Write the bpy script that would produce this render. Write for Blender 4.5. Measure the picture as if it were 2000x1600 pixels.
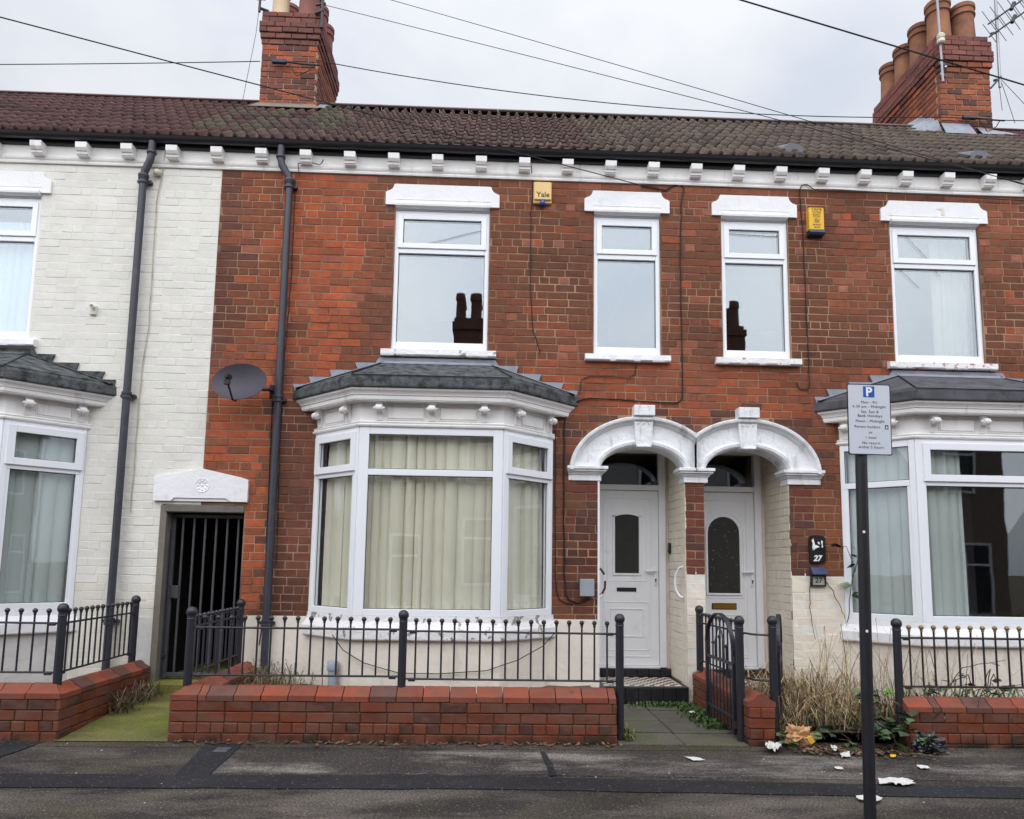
import bpy, math, random
from mathutils import Vector, Matrix, noise as mnoise

# ------------------------------------------------------------------ scene, camera, light
for o in list(bpy.data.objects):
    bpy.data.objects.remove(o)
SC = bpy.context.scene
COL = SC.collection
rad = math.radians

CAM_POS = Vector((0.0, -8.0, 1.52))
PITCH, YAW, ROLL = rad(6.473), rad(2.059), rad(0.865)
FPX, PPX, PPY = 1400.0, 1000.0, 945.0          # focal length and principal point in photograph pixels (2000 wide)
FWD = Vector((math.sin(YAW)*math.cos(PITCH), math.cos(YAW)*math.cos(PITCH), math.sin(PITCH)))
_r = Vector((math.cos(YAW), -math.sin(YAW), 0)); _u = _r.cross(FWD)
RIGHT = _r*math.cos(ROLL) + _u*math.sin(ROLL)
UP = -_r*math.sin(ROLL) + _u*math.cos(ROLL)
cd = bpy.data.cameras.new('camera'); cam = bpy.data.objects.new('camera', cd); COL.objects.link(cam)
cd.sensor_fit = 'HORIZONTAL'; cd.sensor_width = 36; cd.lens = 36*FPX/2000
cd.shift_x = 0.0; cd.shift_y = (PPY-800)/2000
cd.clip_start = 0.05; cd.clip_end = 2000
cam.matrix_world = Matrix(((RIGHT.x, UP.x, -FWD.x, CAM_POS.x), (RIGHT.y, UP.y, -FWD.y, CAM_POS.y), (RIGHT.z, UP.z, -FWD.z, CAM_POS.z), (0, 0, 0, 1)))
SC.camera = cam

def at(px, py, Y=None, Z=None, X=None):
    """point of the real plane Y=, Z= or X= that photograph pixel (px, py) shows"""
    d = FWD*FPX + RIGHT*(px-PPX) - UP*(py-PPY)
    t = (Y-CAM_POS.y)/d.y if Y is not None else (Z-CAM_POS.z)/d.z if Z is not None else (X-CAM_POS.x)/d.x
    return CAM_POS + d*t

SUN_EL, SUN_AZ = rad(29), rad(188)             # high soft sun behind cloud, from the street side
w = bpy.data.worlds.new('World'); SC.world = w; w.use_nodes = True
nt = w.node_tree; N = nt.nodes; L = nt.links; N.clear()
out = N.new('ShaderNodeOutputWorld'); bg = N.new('ShaderNodeBackground'); bg.inputs[1].default_value = 0.1
sky = N.new('ShaderNodeTexSky'); sky.sky_type = 'NISHITA'; sky.sun_disc = False
sky.sun_elevation = SUN_EL; sky.sun_rotation = SUN_AZ; sky.air_density = 1.0; sky.dust_density = 2.0
tc = N.new('ShaderNodeTexCoord')
mp = N.new('ShaderNodeMapping'); mp.inputs['Scale'].default_value = (1, 1, 1.7); mp.inputs['Location'].default_value = (0.35, 0.2, 0.1)
n1 = N.new('ShaderNodeTexNoise'); n1.inputs['Scale'].default_value = 2.3; n1.inputs['Detail'].default_value = 7; n1.inputs['Roughness'].default_value = .52
L.new(tc.outputs['Generated'], mp.inputs[0]); L.new(mp.outputs[0], n1.inputs[0])
rp = N.new('ShaderNodeValToRGB')
rp.color_ramp.elements[0].position = .36; rp.color_ramp.elements[0].color = (8.8, 9.6, 11.2, 1)
rp.color_ramp.elements[1].position = .64; rp.color_ramp.elements[1].color = (12.2, 12.4, 12.8, 1)
L.new(n1.outputs[0], rp.inputs[0])
sx = N.new('ShaderNodeSeparateXYZ'); L.new(tc.outputs['Generated'], sx.inputs[0])
mr = N.new('ShaderNodeMapRange'); mr.inputs[1].default_value = 0; mr.inputs[2].default_value = 1; mr.inputs[3].default_value = .365; mr.inputs[4].default_value = .90
L.new(sx.outputs[2], mr.inputs[0])
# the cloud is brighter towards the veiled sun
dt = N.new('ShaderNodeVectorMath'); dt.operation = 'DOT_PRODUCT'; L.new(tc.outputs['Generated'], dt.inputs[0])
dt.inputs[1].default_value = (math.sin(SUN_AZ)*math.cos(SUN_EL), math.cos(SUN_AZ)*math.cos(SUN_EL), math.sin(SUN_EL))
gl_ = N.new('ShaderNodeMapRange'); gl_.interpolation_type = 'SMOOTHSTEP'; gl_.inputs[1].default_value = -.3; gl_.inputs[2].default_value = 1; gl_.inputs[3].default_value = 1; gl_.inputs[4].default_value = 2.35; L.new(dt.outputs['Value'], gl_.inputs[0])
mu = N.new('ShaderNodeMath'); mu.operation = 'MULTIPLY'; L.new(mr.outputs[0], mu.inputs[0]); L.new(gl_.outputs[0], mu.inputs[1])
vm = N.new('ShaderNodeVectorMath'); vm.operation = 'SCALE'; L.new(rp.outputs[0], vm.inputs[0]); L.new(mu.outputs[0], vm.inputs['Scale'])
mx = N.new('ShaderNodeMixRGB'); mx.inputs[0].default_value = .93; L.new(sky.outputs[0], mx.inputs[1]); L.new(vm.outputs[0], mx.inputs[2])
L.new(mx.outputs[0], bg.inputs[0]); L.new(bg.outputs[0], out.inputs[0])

sd = bpy.data.lights.new('sun', 'SUN'); sun = bpy.data.objects.new('sun', sd); COL.objects.link(sun)
sd.energy = 1.5; sd.angle = rad(100); sd.color = (1, .97, .93)
_sd = Vector((math.sin(SUN_AZ)*math.cos(SUN_EL), math.cos(SUN_AZ)*math.cos(SUN_EL), math.sin(SUN_EL)))
sun.rotation_euler = (-_sd).to_track_quat('-Z', 'Y').to_euler()
SC.view_settings.view_transform = 'Standard'; SC.view_settings.look = 'None'
SC.view_settings.exposure = 0.23; SC.view_settings.gamma = 1; SC.view_settings.use_curve_mapping = False

# ------------------------------------------------------------------ helpers
rng = random.Random(7)
def lin(c):
    c = c/255.0
    return c/12.92 if c <= .04045 else ((c+.055)/1.055)**2.4
def rgb(r, g, b): return (lin(r), lin(g), lin(b), 1.0)
def mixc(a, b, t): return tuple(a[i]*(1-t)+b[i]*t for i in range(3)) + (1.0,)
def jit(c, s, r=rng):
    k = 1 + r.uniform(-s, s)
    return (c[0]*k*(1+r.uniform(-s, s)*.25), c[1]*k*(1+r.uniform(-s, s)*.3), c[2]*k*(1+r.uniform(-s, s)*.3), 1.0)

class MB:
    """collects shapes and links them as ONE mesh object"""
    def __init__(s): s.v = []; s.f = []; s.t = []; s.cur = None
    def add(s, vs, fs):
        n = len(s.v); s.v.extend([tuple(p) for p in vs])
        for f in fs: s.f.append(tuple(i+n for i in f)); s.t.append(s.cur)
    def box(s, x0, x1, y0, y1, z0, z1, M=None):
        vs = [Vector(p) for p in ((x0,y0,z0),(x1,y0,z0),(x1,y1,z0),(x0,y1,z0),(x0,y0,z1),(x1,y0,z1),(x1,y1,z1),(x0,y1,z1))]
        if M is not None: vs = [M @ p for p in vs]
        s.add(vs, [(0,3,2,1),(4,5,6,7),(0,1,5,4),(1,2,6,5),(2,3,7,6),(3,0,4,7)])
    def cbox(s, x0, x1, y0, y1, z0, z1, c=.006, M=None):
        """box with all its edges chamfered"""
        vs = []; fs = []
        xs = (x0, x1); ys = (y0, y1); zs = (z0, z1); idx = {}
        c = min(c, (x1-x0)*.45, (y1-y0)*.45, (z1-z0)*.45)
        for i in (0,1):
            for j in (0,1):
                for k in (0,1):
                    sxx, syy, szz = (1-2*i)*c, (1-2*j)*c, (1-2*k)*c
                    for a in range(3):
                        p = [xs[i]+sxx, ys[j]+syy, zs[k]+szz]
                        p[a] = (xs, ys, zs)[a][(i, j, k)[a]]
                        idx[i,j,k,a] = len(vs); vs.append(Vector(p))
        def q(*k): fs.append(tuple(idx[x] for x in k))
        for a in range(3):
            b, d = (a+1) % 3, (a+2) % 3
            for e in (0,1):
                def key(m, n, ax):
                    t = [0,0,0]; t[a] = e; t[b] = m; t[d] = n; return (*t, ax)
                o_ = [(0,0),(1,0),(1,1),(0,1)]
                if e == 0: o_ = o_[::-1]
                q(*[key(m, n, a) for m, n in o_])
        for a in range(3):
            b, d = (a+1) % 3, (a+2) % 3
            for m in (0,1):
                for n in (0,1):
                    def key(e, ax):
                        t = [0,0,0]; t[a] = e; t[b] = m; t[d] = n; return (*t, ax)
                    f = [key(0, b), key(1, b), key(1, d), key(0, d)]
                    if (m+n) % 2 == 0: f = f[::-1]
                    q(*f)
        for i in (0,1):
            for j in (0,1):
                for k in (0,1):
                    f = [(i,j,k,0),(i,j,k,1),(i,j,k,2)]
                    if (i+j+k) % 2 == 1: f = f[::-1]
                    q(*f)
        if M is not None: vs = [M @ p for p in vs]
        s.add(vs, fs)
    def quad(s, a, b, c, d): s.add([a, b, c, d], [(0,1,2,3)])
    def prism(s, poly, d0, d1, fn):
        """poly of (u, v) pushed from depth d0 to d1; fn(u, v, d) -> point"""
        n = len(poly)
        vs = [fn(u, v, d0) for u, v in poly] + [fn(u, v, d1) for u, v in poly]
        s.add(vs, [tuple(range(n)), tuple(range(2*n-1, n-1, -1))] + [(i, i+n, (i+1) % n+n, (i+1) % n) for i in range(n)])
    def tube(s, pts, r, n=8, caps=True):
        pts = [Vector(p) for p in pts]; rs = r if isinstance(r, (list, tuple)) else [r]*len(pts)
        rings = []; nrm = None
        for i, p in enumerate(pts):
            t = (pts[min(i+1, len(pts)-1)]-pts[max(i-1, 0)])
            if t.length < 1e-9: t = Vector((0,0,1))
            t.normalize()
            if nrm is None:
                nrm = t.orthogonal().normalized()
            else:
                nrm = nrm - t*nrm.dot(t)
                nrm = nrm.normalized() if nrm.length > 1e-6 else t.orthogonal().normalized()
            b = t.cross(nrm)
            rings.append([p + (nrm*math.cos(2*math.pi*k/n)+b*math.sin(2*math.pi*k/n))*rs[i] for k in range(n)])
        vs = [q for rr in rings for q in rr]; fs = []
        for i in range(len(pts)-1):
            for k in range(n):
                fs.append((i*n+k, i*n+(k+1) % n, (i+1)*n+(k+1) % n, (i+1)*n+k))
        if caps: fs += [tuple(range(n-1, -1, -1)), tuple(range((len(pts)-1)*n, len(pts)*n))]
        s.add(vs, fs)
    def lathe(s, prof, o, n=12, axis=(0,0,1)):
        """prof = [(radius, height)...] turned about axis through o"""
        ax = Vector(axis).normalized(); a = ax.orthogonal().normalized(); b = ax.cross(a); o = Vector(o)
        vs = [o + ax*h + (a*math.cos(2*math.pi*k/n)+b*math.sin(2*math.pi*k/n))*max(r, 1e-4) for r, h in prof for k in range(n)]
        fs = [(i*n+k, i*n+(k+1) % n, (i+1)*n+(k+1) % n, (i+1)*n+k) for i in range(len(prof)-1) for k in range(n)]
        fs += [tuple(range(n-1, -1, -1)), tuple(range((len(prof)-1)*n, len(prof)*n))]
        s.add(vs, fs)
    def ball(s, c, r, n=10, m=6): s.lathe([(r*math.sin(math.pi*i/m), -r*math.cos(math.pi*i/m)) for i in range(m+1)], c, n)
    def mesh(s, name):
        me = bpy.data.meshes.new(name); me.from_pydata(s.v, [], s.f); me.validate(); me.update()
        if any(t is not None for t in s.t) and len(me.polygons) == len(s.t):
            at_ = me.color_attributes.new('tint', 'FLOAT_COLOR', 'CORNER'); buf = []
            for p, t in zip(me.polygons, s.t): buf.extend((t or (1,1,1,1))*p.loop_total)
            at_.data.foreach_set('color', buf)
        return me
    def build(s, name, mat, parent=None, smooth=False, stuff=False, label=None):
        me = s.mesh(name); o = bpy.data.objects.new(name, me); COL.objects.link(o)
        if mat: me.materials.append(mat)
        if smooth:
            me.polygons.foreach_set('use_smooth', [True]*len(me.polygons))
            if smooth != 'all':
                try: me.set_sharp_from_angle(angle=rad(38))
                except Exception: pass
        par(o, parent)
        if stuff: o['kind'] = 'stuff'
        if label: o['label'] = label
        return o

def par(o, parent):
    if parent is not None:
        o.parent = parent
        o.matrix_parent_inverse = Matrix.Translation(parent['_w']).inverted() if '_w' in parent else Matrix.Identity(4)
def thing(name, label, cat, loc, group=None):
    o = bpy.data.objects.new(name, None); COL.objects.link(o); o.location = loc; o['_w'] = tuple(loc)
    o.empty_display_size = .1
    return tag(o, label, cat, group)
def tag(o, label, cat, group=None):
    o['label'] = label; o['category'] = cat
    if group: o['group'] = group
    return o
def structure(o): o['kind'] = 'structure'; return o
def XZ(y0=0):  # (u, v, depth) -> world, facing the street
    return lambda u, v, d: (u, d+y0, v)

# ------------------------------------------------------------------ materials
MATS = {}
def newmat(name):
    m = bpy.data.materials.new(name); m.use_nodes = True; MATS[name] = m
    nt = m.node_tree; b = nt.nodes['Principled BSDF']; b.inputs['Specular IOR Level'].default_value = .35
    return m, nt, b
def nnoise(nt, scale, detail=4, rough=.55, stretch=None, off=None):
    g = nt.nodes.new('ShaderNodeNewGeometry'); n = nt.nodes.new('ShaderNodeTexNoise')
    n.inputs['Scale'].default_value = scale; n.inputs['Detail'].default_value = detail; n.inputs['Roughness'].default_value = rough
    if stretch or off:
        mp = nt.nodes.new('ShaderNodeMapping')
        if stretch: mp.inputs['Scale'].default_value = stretch
        if off: mp.inputs['Location'].default_value = off
        nt.links.new(g.outputs['Position'], mp.inputs[0]); nt.links.new(mp.outputs[0], n.inputs[0])
    else: nt.links.new(g.outputs['Position'], n.inputs[0])
    return n.outputs[0]
def ramp(nt, src, p0, p1, v0=0., v1=1.):
    r = nt.nodes.new('ShaderNodeMapRange'); r.inputs[1].default_value = p0; r.inputs[2].default_value = p1
    r.inputs[3].default_value = v0; r.inputs[4].default_value = v1; nt.links.new(src, r.inputs[0]); return r.outputs[0]
def mulv(nt, col, val):
    v = nt.nodes.new('ShaderNodeVectorMath'); v.operation = 'SCALE'
    nt.links.new(col, v.inputs[0]); nt.links.new(val, v.inputs['Scale']); return v.outputs[0]
def mixn(nt, fac, a, b):
    m = nt.nodes.new('ShaderNodeMixRGB')
    for i, x in ((0, fac), (1, a), (2, b)):
        if isinstance(x, (int, float)): m.inputs[i].default_value = x
        elif isinstance(x, tuple): m.inputs[i].default_value = x
        else: nt.links.new(x, m.inputs[i])
    return m.outputs[0]
def mulf(nt, a, b):
    m = nt.nodes.new('ShaderNodeMath'); m.operation = 'MULTIPLY'
    for i, x in ((0, a), (1, b)):
        if isinstance(x, (int, float)): m.inputs[i].default_value = x
        else: nt.links.new(x, m.inputs[i])
    return m.outputs[0]
def bump(nt, b, src, dist, strength=1.0):
    n = nt.nodes.new('ShaderNodeBump'); n.inputs['Distance'].default_value = dist; n.inputs['Strength'].default_value = strength
    nt.links.new(src, n.inputs['Height']); nt.links.new(n.outputs[0], b.inputs['Normal'])

def plain(name, c, rough=.6, var=.10, scale=5., bsc=60., bd=.0, metal=0., spec=.35, dirt=None, dsc=2.5, dlo=.55, dhi=.75, damt=.6, dstretch=None, src=None):
    """one base colour with cloudy variation, and optional dirt patches of another colour"""
    m, nt, b = newmat(name)
    if src == 'obj':
        q = nt.nodes.new('ShaderNodeObjectInfo'); base = q.outputs['Color']
    elif src == 'attr':
        q = nt.nodes.new('ShaderNodeAttribute'); q.attribute_name = 'tint'; base = q.outputs['Color']
    else:
        q = nt.nodes.new('ShaderNodeRGB'); q.outputs[0].default_value = c; base = q.outputs[0]
    col = mulv(nt, base, ramp(nt, nnoise(nt, scale), .3, .7, 1-var, 1+var))
    if dirt: col = mixn(nt, mulf(nt, ramp(nt, nnoise(nt, dsc, 7, .62, dstretch), dlo, dhi), damt), col, dirt)
    nt.links.new(col, b.inputs['Base Color'])
    b.inputs['Roughness'].default_value = rough; b.inputs['Metallic'].default_value = metal; b.inputs['Specular IOR Level'].default_value = spec
    if bd: bump(nt, b, nnoise(nt, bsc, 5), bd)
    return m

def brick_mat(name, src, stain=.55, fleck=.35, rough=.88, var=.16, bd=.006, base_grime=False):
    m, nt, b = newmat(name)
    if src == 'obj': base = nt.nodes.new('ShaderNodeObjectInfo').outputs['Color']
    else:
        q = nt.nodes.new('ShaderNodeAttribute'); q.attribute_name = 'tint'; base = q.outputs['Color']
    col = mulv(nt, base, ramp(nt, nnoise(nt, 14, 5, .6), .3, .7, 1-var, 1+var))
    col = mulv(nt, col, ramp(nt, nnoise(nt, 150, 2), .3, .7, .84, 1.14))
    col = mixn(nt, mulf(nt, ramp(nt, nnoise(nt, 5.0, 4, .6, (1, 1, 2.2), (7, 0, 2)), .40, .62), stain*.8), col, (.150, .078, .056, 1))
    col = mixn(nt, mulf(nt, ramp(nt, nnoise(nt, 5.5, 7, .68, (1, 1, 1.8)), .60, .72), stain), col, (.050, .034, .032, 1))
    col = mixn(nt, mulf(nt, ramp(nt, nnoise(nt, 24, 4, .6, (1.6, 1, .6), (3, 1, 7)), .68, .76), fleck), col, (.52, .47, .42, 1))
    if base_grime:                                   # black algae that has crept up from the pavement
        g = nt.nodes.new('ShaderNodeNewGeometry'); sp = nt.nodes.new('ShaderNodeSeparateXYZ'); nt.links.new(g.outputs['Position'], sp.inputs[0])
        col = mixn(nt, mulf(nt, ramp(nt, sp.outputs[2], .10, .01), ramp(nt, nnoise(nt, 5, 5, .6), .42, .60)), col, (.018, .018, .012, 1))
    nt.links.new(col, b.inputs['Base Color']); b.inputs['Roughness'].default_value = rough; b.inputs['Specular IOR Level'].default_value = .2
    bump(nt, b, nnoise(nt, 70, 5, .65), bd)
    return m
M_BR_O = brick_mat('red_brick', 'obj', .42); M_BR_A = brick_mat('red_brick_joined', 'attr', .42)
M_GW_O = brick_mat('smooth_red_brick', 'obj', base_grime=True, stain=.8, fleck=.10, rough=.62, var=.10, bd=.0025)
def painted_brick(name, src):
    m, nt, b = newmat(name)
    if src == 'obj': base = nt.nodes.new('ShaderNodeObjectInfo').outputs['Color']
    else:
        q = nt.nodes.new('ShaderNodeAttribute'); q.attribute_name = 'tint'; base = q.outputs['Color']
    col = mulv(nt, base, ramp(nt, nnoise(nt, 3.5, 5), .3, .7, .93, 1.05))
    col = mixn(nt, mulf(nt, ramp(nt, nnoise(nt, 7, 6, .7, (.5, 1, 3)), .64, .74), .35), col, rgb(150, 140, 118))
    nt.links.new(col, b.inputs['Base Color']); b.inputs['Roughness'].default_value = .7
    bump(nt, b, nnoise(nt, 28, 5, .6), .004)
    return m
M_PB_O = painted_brick('cream_painted_brick', 'obj'); M_PB_A = painted_brick('cream_painted_brick_joined', 'attr')
M_MORTAR = plain('mortar', rgb(168, 138, 112), .95, .20, 4, 90, .004, dirt=rgb(84, 56, 44), dsc=1.0, dlo=.42, dhi=.58, damt=.85)
M_CMORTAR = plain('cream_painted_mortar', rgb(224, 221, 212), .9, .06, 4, 60, .004, dirt=rgb(150, 142, 124), dsc=6, damt=.35)
M_GMORTAR = plain('dark_mortar', rgb(104, 84, 62), .95, .25, 6, 60, .006, dirt=rgb(62, 66, 30), dsc=5, damt=.7)
M_WHITE = plain('white_masonry_paint', rgb(234, 234, 236), .5, .04, 3, 16, .006, dirt=rgb(120, 116, 110), dsc=4, dlo=.60, dhi=.80, damt=.4, dstretch=(1.6, 1, .8))
M_ARCH = plain('weathered_white_paint', rgb(232, 233, 236), .5, .05, 3, 14, .014, dirt=rgb(84, 82, 80), dsc=4.5, dlo=.55, dhi=.72, damt=.5, dstretch=(2.6, 1, .55))
M_TRIM = plain('grey_white_paint', rgb(236, 234, 232), .5, .06, 3, 40, .003, dirt=rgb(120, 112, 106), dsc=4, dlo=.58, dhi=.8, damt=.5, dstretch=(2, 1, .5))
M_PEEL = plain('peeling_white_paint', rgb(232, 230, 230), .6, .05, 4, 30, .012, dirt=rgb(120, 112, 104), dsc=9, dlo=.575, dhi=.60, damt=.85, dstretch=(1, 1, .8))
M_PEELRED = plain('peeling_white_over_red_paint', rgb(230, 228, 228), .6, .05, 4, 30, .012, dirt=rgb(170, 70, 72), dsc=15, dlo=.57, dhi=.6, damt=.75, dstretch=(1, 1, 1.3))
M_RENDER = plain('cream_render', rgb(226, 217, 205), .8, .06, 2.5, 20, .008, dirt=rgb(140, 128, 108), dsc=3, dlo=.58, dhi=.8, damt=.5, dstretch=(1.5, 1, .7))
M_GRENDER = plain('pale_grey_render', rgb(206, 204, 200), .8, .06, 2.5, 12, .012, dirt=rgb(150, 146, 138), dsc=3, dlo=.58, dhi=.8, damt=.5)
M_PVC = plain('white_upvc', rgb(236, 238, 243), .28, .015, 2, spec=.5)
M_PVCOLD = plain('dulled_white_upvc', rgb(234, 235, 238), .38, .03, 2, spec=.45, dirt=rgb(150, 148, 146), dsc=3, dlo=.62, dhi=.8, damt=.4)
M_GASKET = plain('black_gasket', rgb(30, 30, 34), .6, .05)
M_INNER = plain('room_plaster', rgb(130, 124, 116), .9, .08)
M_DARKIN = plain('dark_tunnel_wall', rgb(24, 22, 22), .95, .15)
M_FELT = plain('grey_roofing_felt', rgb(92, 95, 96), .95, .28, 9, 60, .014, dirt=rgb(34, 36, 36), dsc=11, dlo=.46, dhi=.62, damt=.7, spec=.15)
M_SLATE = plain('dark_roofing_felt', rgb(84, 84, 88), .85, .22, 5, 120, .006, dirt=rgb(40, 38, 40), dsc=6, dlo=.5, dhi=.66, damt=.6)
M_LEAD = plain('grey_lead', rgb(142, 146, 156), .6, .16, 8, 40, .004, metal=.1, dirt=rgb(112, 114, 122), dsc=7, damt=.6)
M_BLACKPL = plain('black_plastic', rgb(32, 32, 37), .38, .06, spec=.5)
M_PIPE = plain('dark_grey_pipe', rgb(56, 56, 66), .42, .10, 6, spec=.5, dirt=rgb(84, 84, 92), dsc=5, damt=.4)
M_IRON = plain('black_painted_iron', rgb(38, 38, 46), .42, .10, 8, 80, .001, spec=.5)
M_RUST = plain('rusty_black_iron', rgb(40, 34, 36), .55, .12, 10, dirt=rgb(76, 46, 34), dsc=14, dlo=.5, dhi=.65, damt=.8)
M_GOLD = plain('worn_gold_paint', rgb(150, 126, 92), .4, .15, 30, metal=.4, dirt=rgb(56, 50, 44), dsc=60, damt=.6)
M_GATE = plain('worn_grey_steel', rgb(84, 84, 88), .5, .14, 8, metal=.35, dirt=rgb(120, 118, 116), dsc=20, damt=.4)
M_CONC = plain('grey_concrete', rgb(120, 114, 104), .9, .12, 5, 60, .006, dirt=rgb(84, 84, 60), dsc=3, damt=.6)
M_POT = plain('buff_clay_pot', rgb(146, 100, 74), .8, .16, 5, 40, .003, dirt=rgb(104, 66, 54), dsc=2.4, dlo=.42, dhi=.62, damt=.8)
M_POTDK = plain('weathered_clay_pot', rgb(128, 82, 76), .8, .14, 5, 40, .003, dirt=rgb(150, 110, 96), dsc=4, damt=.5)
M_POTCR = plain('cream_clay_pot', rgb(206, 180, 150), .8, .08, 5)
M_CHMORT = plain('chimney_mortar', rgb(176, 154, 132), .95, .2, 6, 70, .006, dirt=rgb(90, 70, 62), dsc=4, damt=.6)
M_ALU = plain('dull_aluminium', rgb(150, 152, 156), .4, .1, metal=.8)
M_DISH = plain('dark_grey_dish', rgb(64, 61, 71), .55, .08, 5)
M_CERAM = plain('cream_ceramic', rgb(206, 200, 180), .35, .06)
M_WIRE = plain('black_cable', rgb(30, 28, 30), .6, .05)
M_WIREC = plain('painted_over_cable', rgb(176, 168, 148), .7, .15, dirt=rgb(70, 64, 58), dsc=9, damt=.6)
M_TIN = plain('grey_plastic_box', rgb(150, 156, 164), .5, .04)
M_BRASS = plain('brass', rgb(190, 140, 58), .3, .10, 12, metal=.9)
M_BLUE = plain('blue_lens', rgb(40, 74, 170), .25, .05, spec=.6)
M_NAVY = plain('dark_blue_plastic', rgb(30, 46, 66), .35, .05, spec=.5)
M_YELLOW = plain('yellow_plastic', rgb(226, 178, 52), .45, .06)
M_YALE = plain('faded_cream_yellow_plastic', rgb(224, 192, 130), .45, .05)
M_INK = plain('black_print', rgb(26, 24, 24), .6, .03)
M_BROWNINK = plain('dark_brown_print', rgb(66, 48, 26), .6, .03)
M_WHITEINK = plain('white_print', rgb(236, 236, 236), .5, .03)
M_SIGN = plain('reflective_white_sign', rgb(204, 209, 218), .4, .02, 2)
M_SIGNBLUE = plain('sign_blue', rgb(28, 88, 172), .4, .03)
M_POST = plain('black_post_paint', rgb(34, 34, 39), .4, .10, 7, spec=.5, dirt=rgb(52, 48, 46), dsc=12, damt=.4)
M_CURT_C = plain('cream_curtain', rgb(222, 215, 195), .95, .07, 2, 60, .002)
M_CURT_W = plain('grey_white_curtain', rgb(184, 190, 185), .95, .06, 2)
M_BLIND = plain('grey_white_blind', rgb(104, 114, 132), .9, .04, 2)
M_NET = plain('white_net_curtain', rgb(200, 206, 212), .95, .05, 2)
M_TILEBLK = plain('black_glazed_tile', rgb(34, 34, 38), .3, .12, 9, spec=.5, dirt=rgb(74, 70, 66), dsc=7, damt=.4)
M_CHECK = plain('chequer_tile', (1,1,1,1), .45, .10, 9, src='attr', dirt=rgb(96, 86, 76), dsc=5, damt=.5)
M_TILE_O = plain('concrete_roof_tile', (1,1,1,1), .9, .20, 9, 110, .004, src='obj', dirt=rgb(128, 120, 104), dsc=16, dlo=.60, dhi=.70, damt=.6)
M_LEAF = plain('bramble_leaf', (1,1,1,1), .5, .2, 25, src='obj')
M_STEM = plain('bramble_stem', rgb(74, 46, 40), .7, .2, 20)
M_STRAW = plain('dry_grass_blade', (1,1,1,1), .9, .1, 10, src='attr')
M_WEED = plain('small_weed_leaf', (1,1,1,1), .7, .15, 10, src='attr')
M_PAPER = plain('white_paper', rgb(204, 201, 196), .9, .08, 16, 60, .003, dirt=rgb(140, 130, 118), dsc=14, damt=.5)
M_KRAFT = plain('brown_paper_bag', rgb(190, 146, 106), .85, .12, 9)
M_BIN = plain('black_plastic_sack', rgb(26, 28, 34), .3, .15, 9, spec=.55)
M_OPP = plain('pale_render_far', rgb(176, 172, 166), .9, .06)
M_OPPWALL = plain('grey_brick_far', rgb(136, 120, 110), .9, .12)
M_OPPROOF = plain('dark_roof_far', rgb(70, 64, 62), .9, .1)
M_OPPBRICK = plain('sooty_brick_far', rgb(112, 78, 66), .9, .15)
M_OPPGL = plain('dark_window_far', rgb(40, 44, 50), .2, .05)

def glass(name, gain, tint=(.93, .97, .98, 1), wob=.0):
    m, nt, b = newmat(name); nt.nodes.remove(b)
    o = nt.nodes['Material Output']
    tr = nt.nodes.new('ShaderNodeBsdfTransparent'); tr.inputs[0].default_value = tint
    gl = nt.nodes.new('ShaderNodeBsdfGlossy'); gl.inputs['Roughness'].default_value = .0; gl.inputs[0].default_value = (.88, .94, 1, 1)
    g = nt.nodes.new('ShaderNodeNewGeometry'); dp = nt.nodes.new('ShaderNodeVectorMath'); dp.operation = 'DOT_PRODUCT'
    nt.links.new(g.outputs['Normal'], dp.inputs[0]); nt.links.new(g.outputs['Incoming'], dp.inputs[1])
    def mth(op, x, y):
        n_ = nt.nodes.new('ShaderNodeMath'); n_.operation = op; n_.use_clamp = op == 'MULTIPLY'
        for i_, v_ in ((0, x), (1, y)):
            if isinstance(v_, (int, float)): n_.inputs[i_].default_value = v_
            elif v_ is not None: nt.links.new(v_, n_.inputs[i_])
        return n_.outputs[0]
    sch = mth('ADD', mth('MULTIPLY', mth('POWER', mth('SUBTRACT', 1.0, mth('ABSOLUTE', dp.outputs['Value'], None)), 5.0), 1-.04*gain), .04*gain)
    class ml: outputs = [sch]
    mx = nt.nodes.new('ShaderNodeMixShader'); nt.links.new(ml.outputs[0], mx.inputs[0]); nt.links.new(tr.outputs[0], mx.inputs[1]); nt.links.new(gl.outputs[0], mx.inputs[2])
    nt.links.new(mx.outputs[0], o.inputs[0])
    if wob:
        bn = nt.nodes.new('ShaderNodeBump'); bn.inputs['Distance'].default_value = wob; bn.inputs['Strength'].default_value = 1
        nt.links.new(nnoise(nt, 2.2, 1), bn.inputs['Height']); nt.links.new(bn.outputs[0], gl.inputs['Normal'])
    return m
M_GLASS = glass('window_glass', 1.9, (.97, .985, .985, 1), wob=.0005)
M_GLASSUP = glass('coated_window_glass', 4.0, wob=.0010)
M_GLASSDK = plain('dark_obscured_glass', rgb(52, 52, 50), .18, .10, 9, 40, .002, spec=.6)

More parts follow.
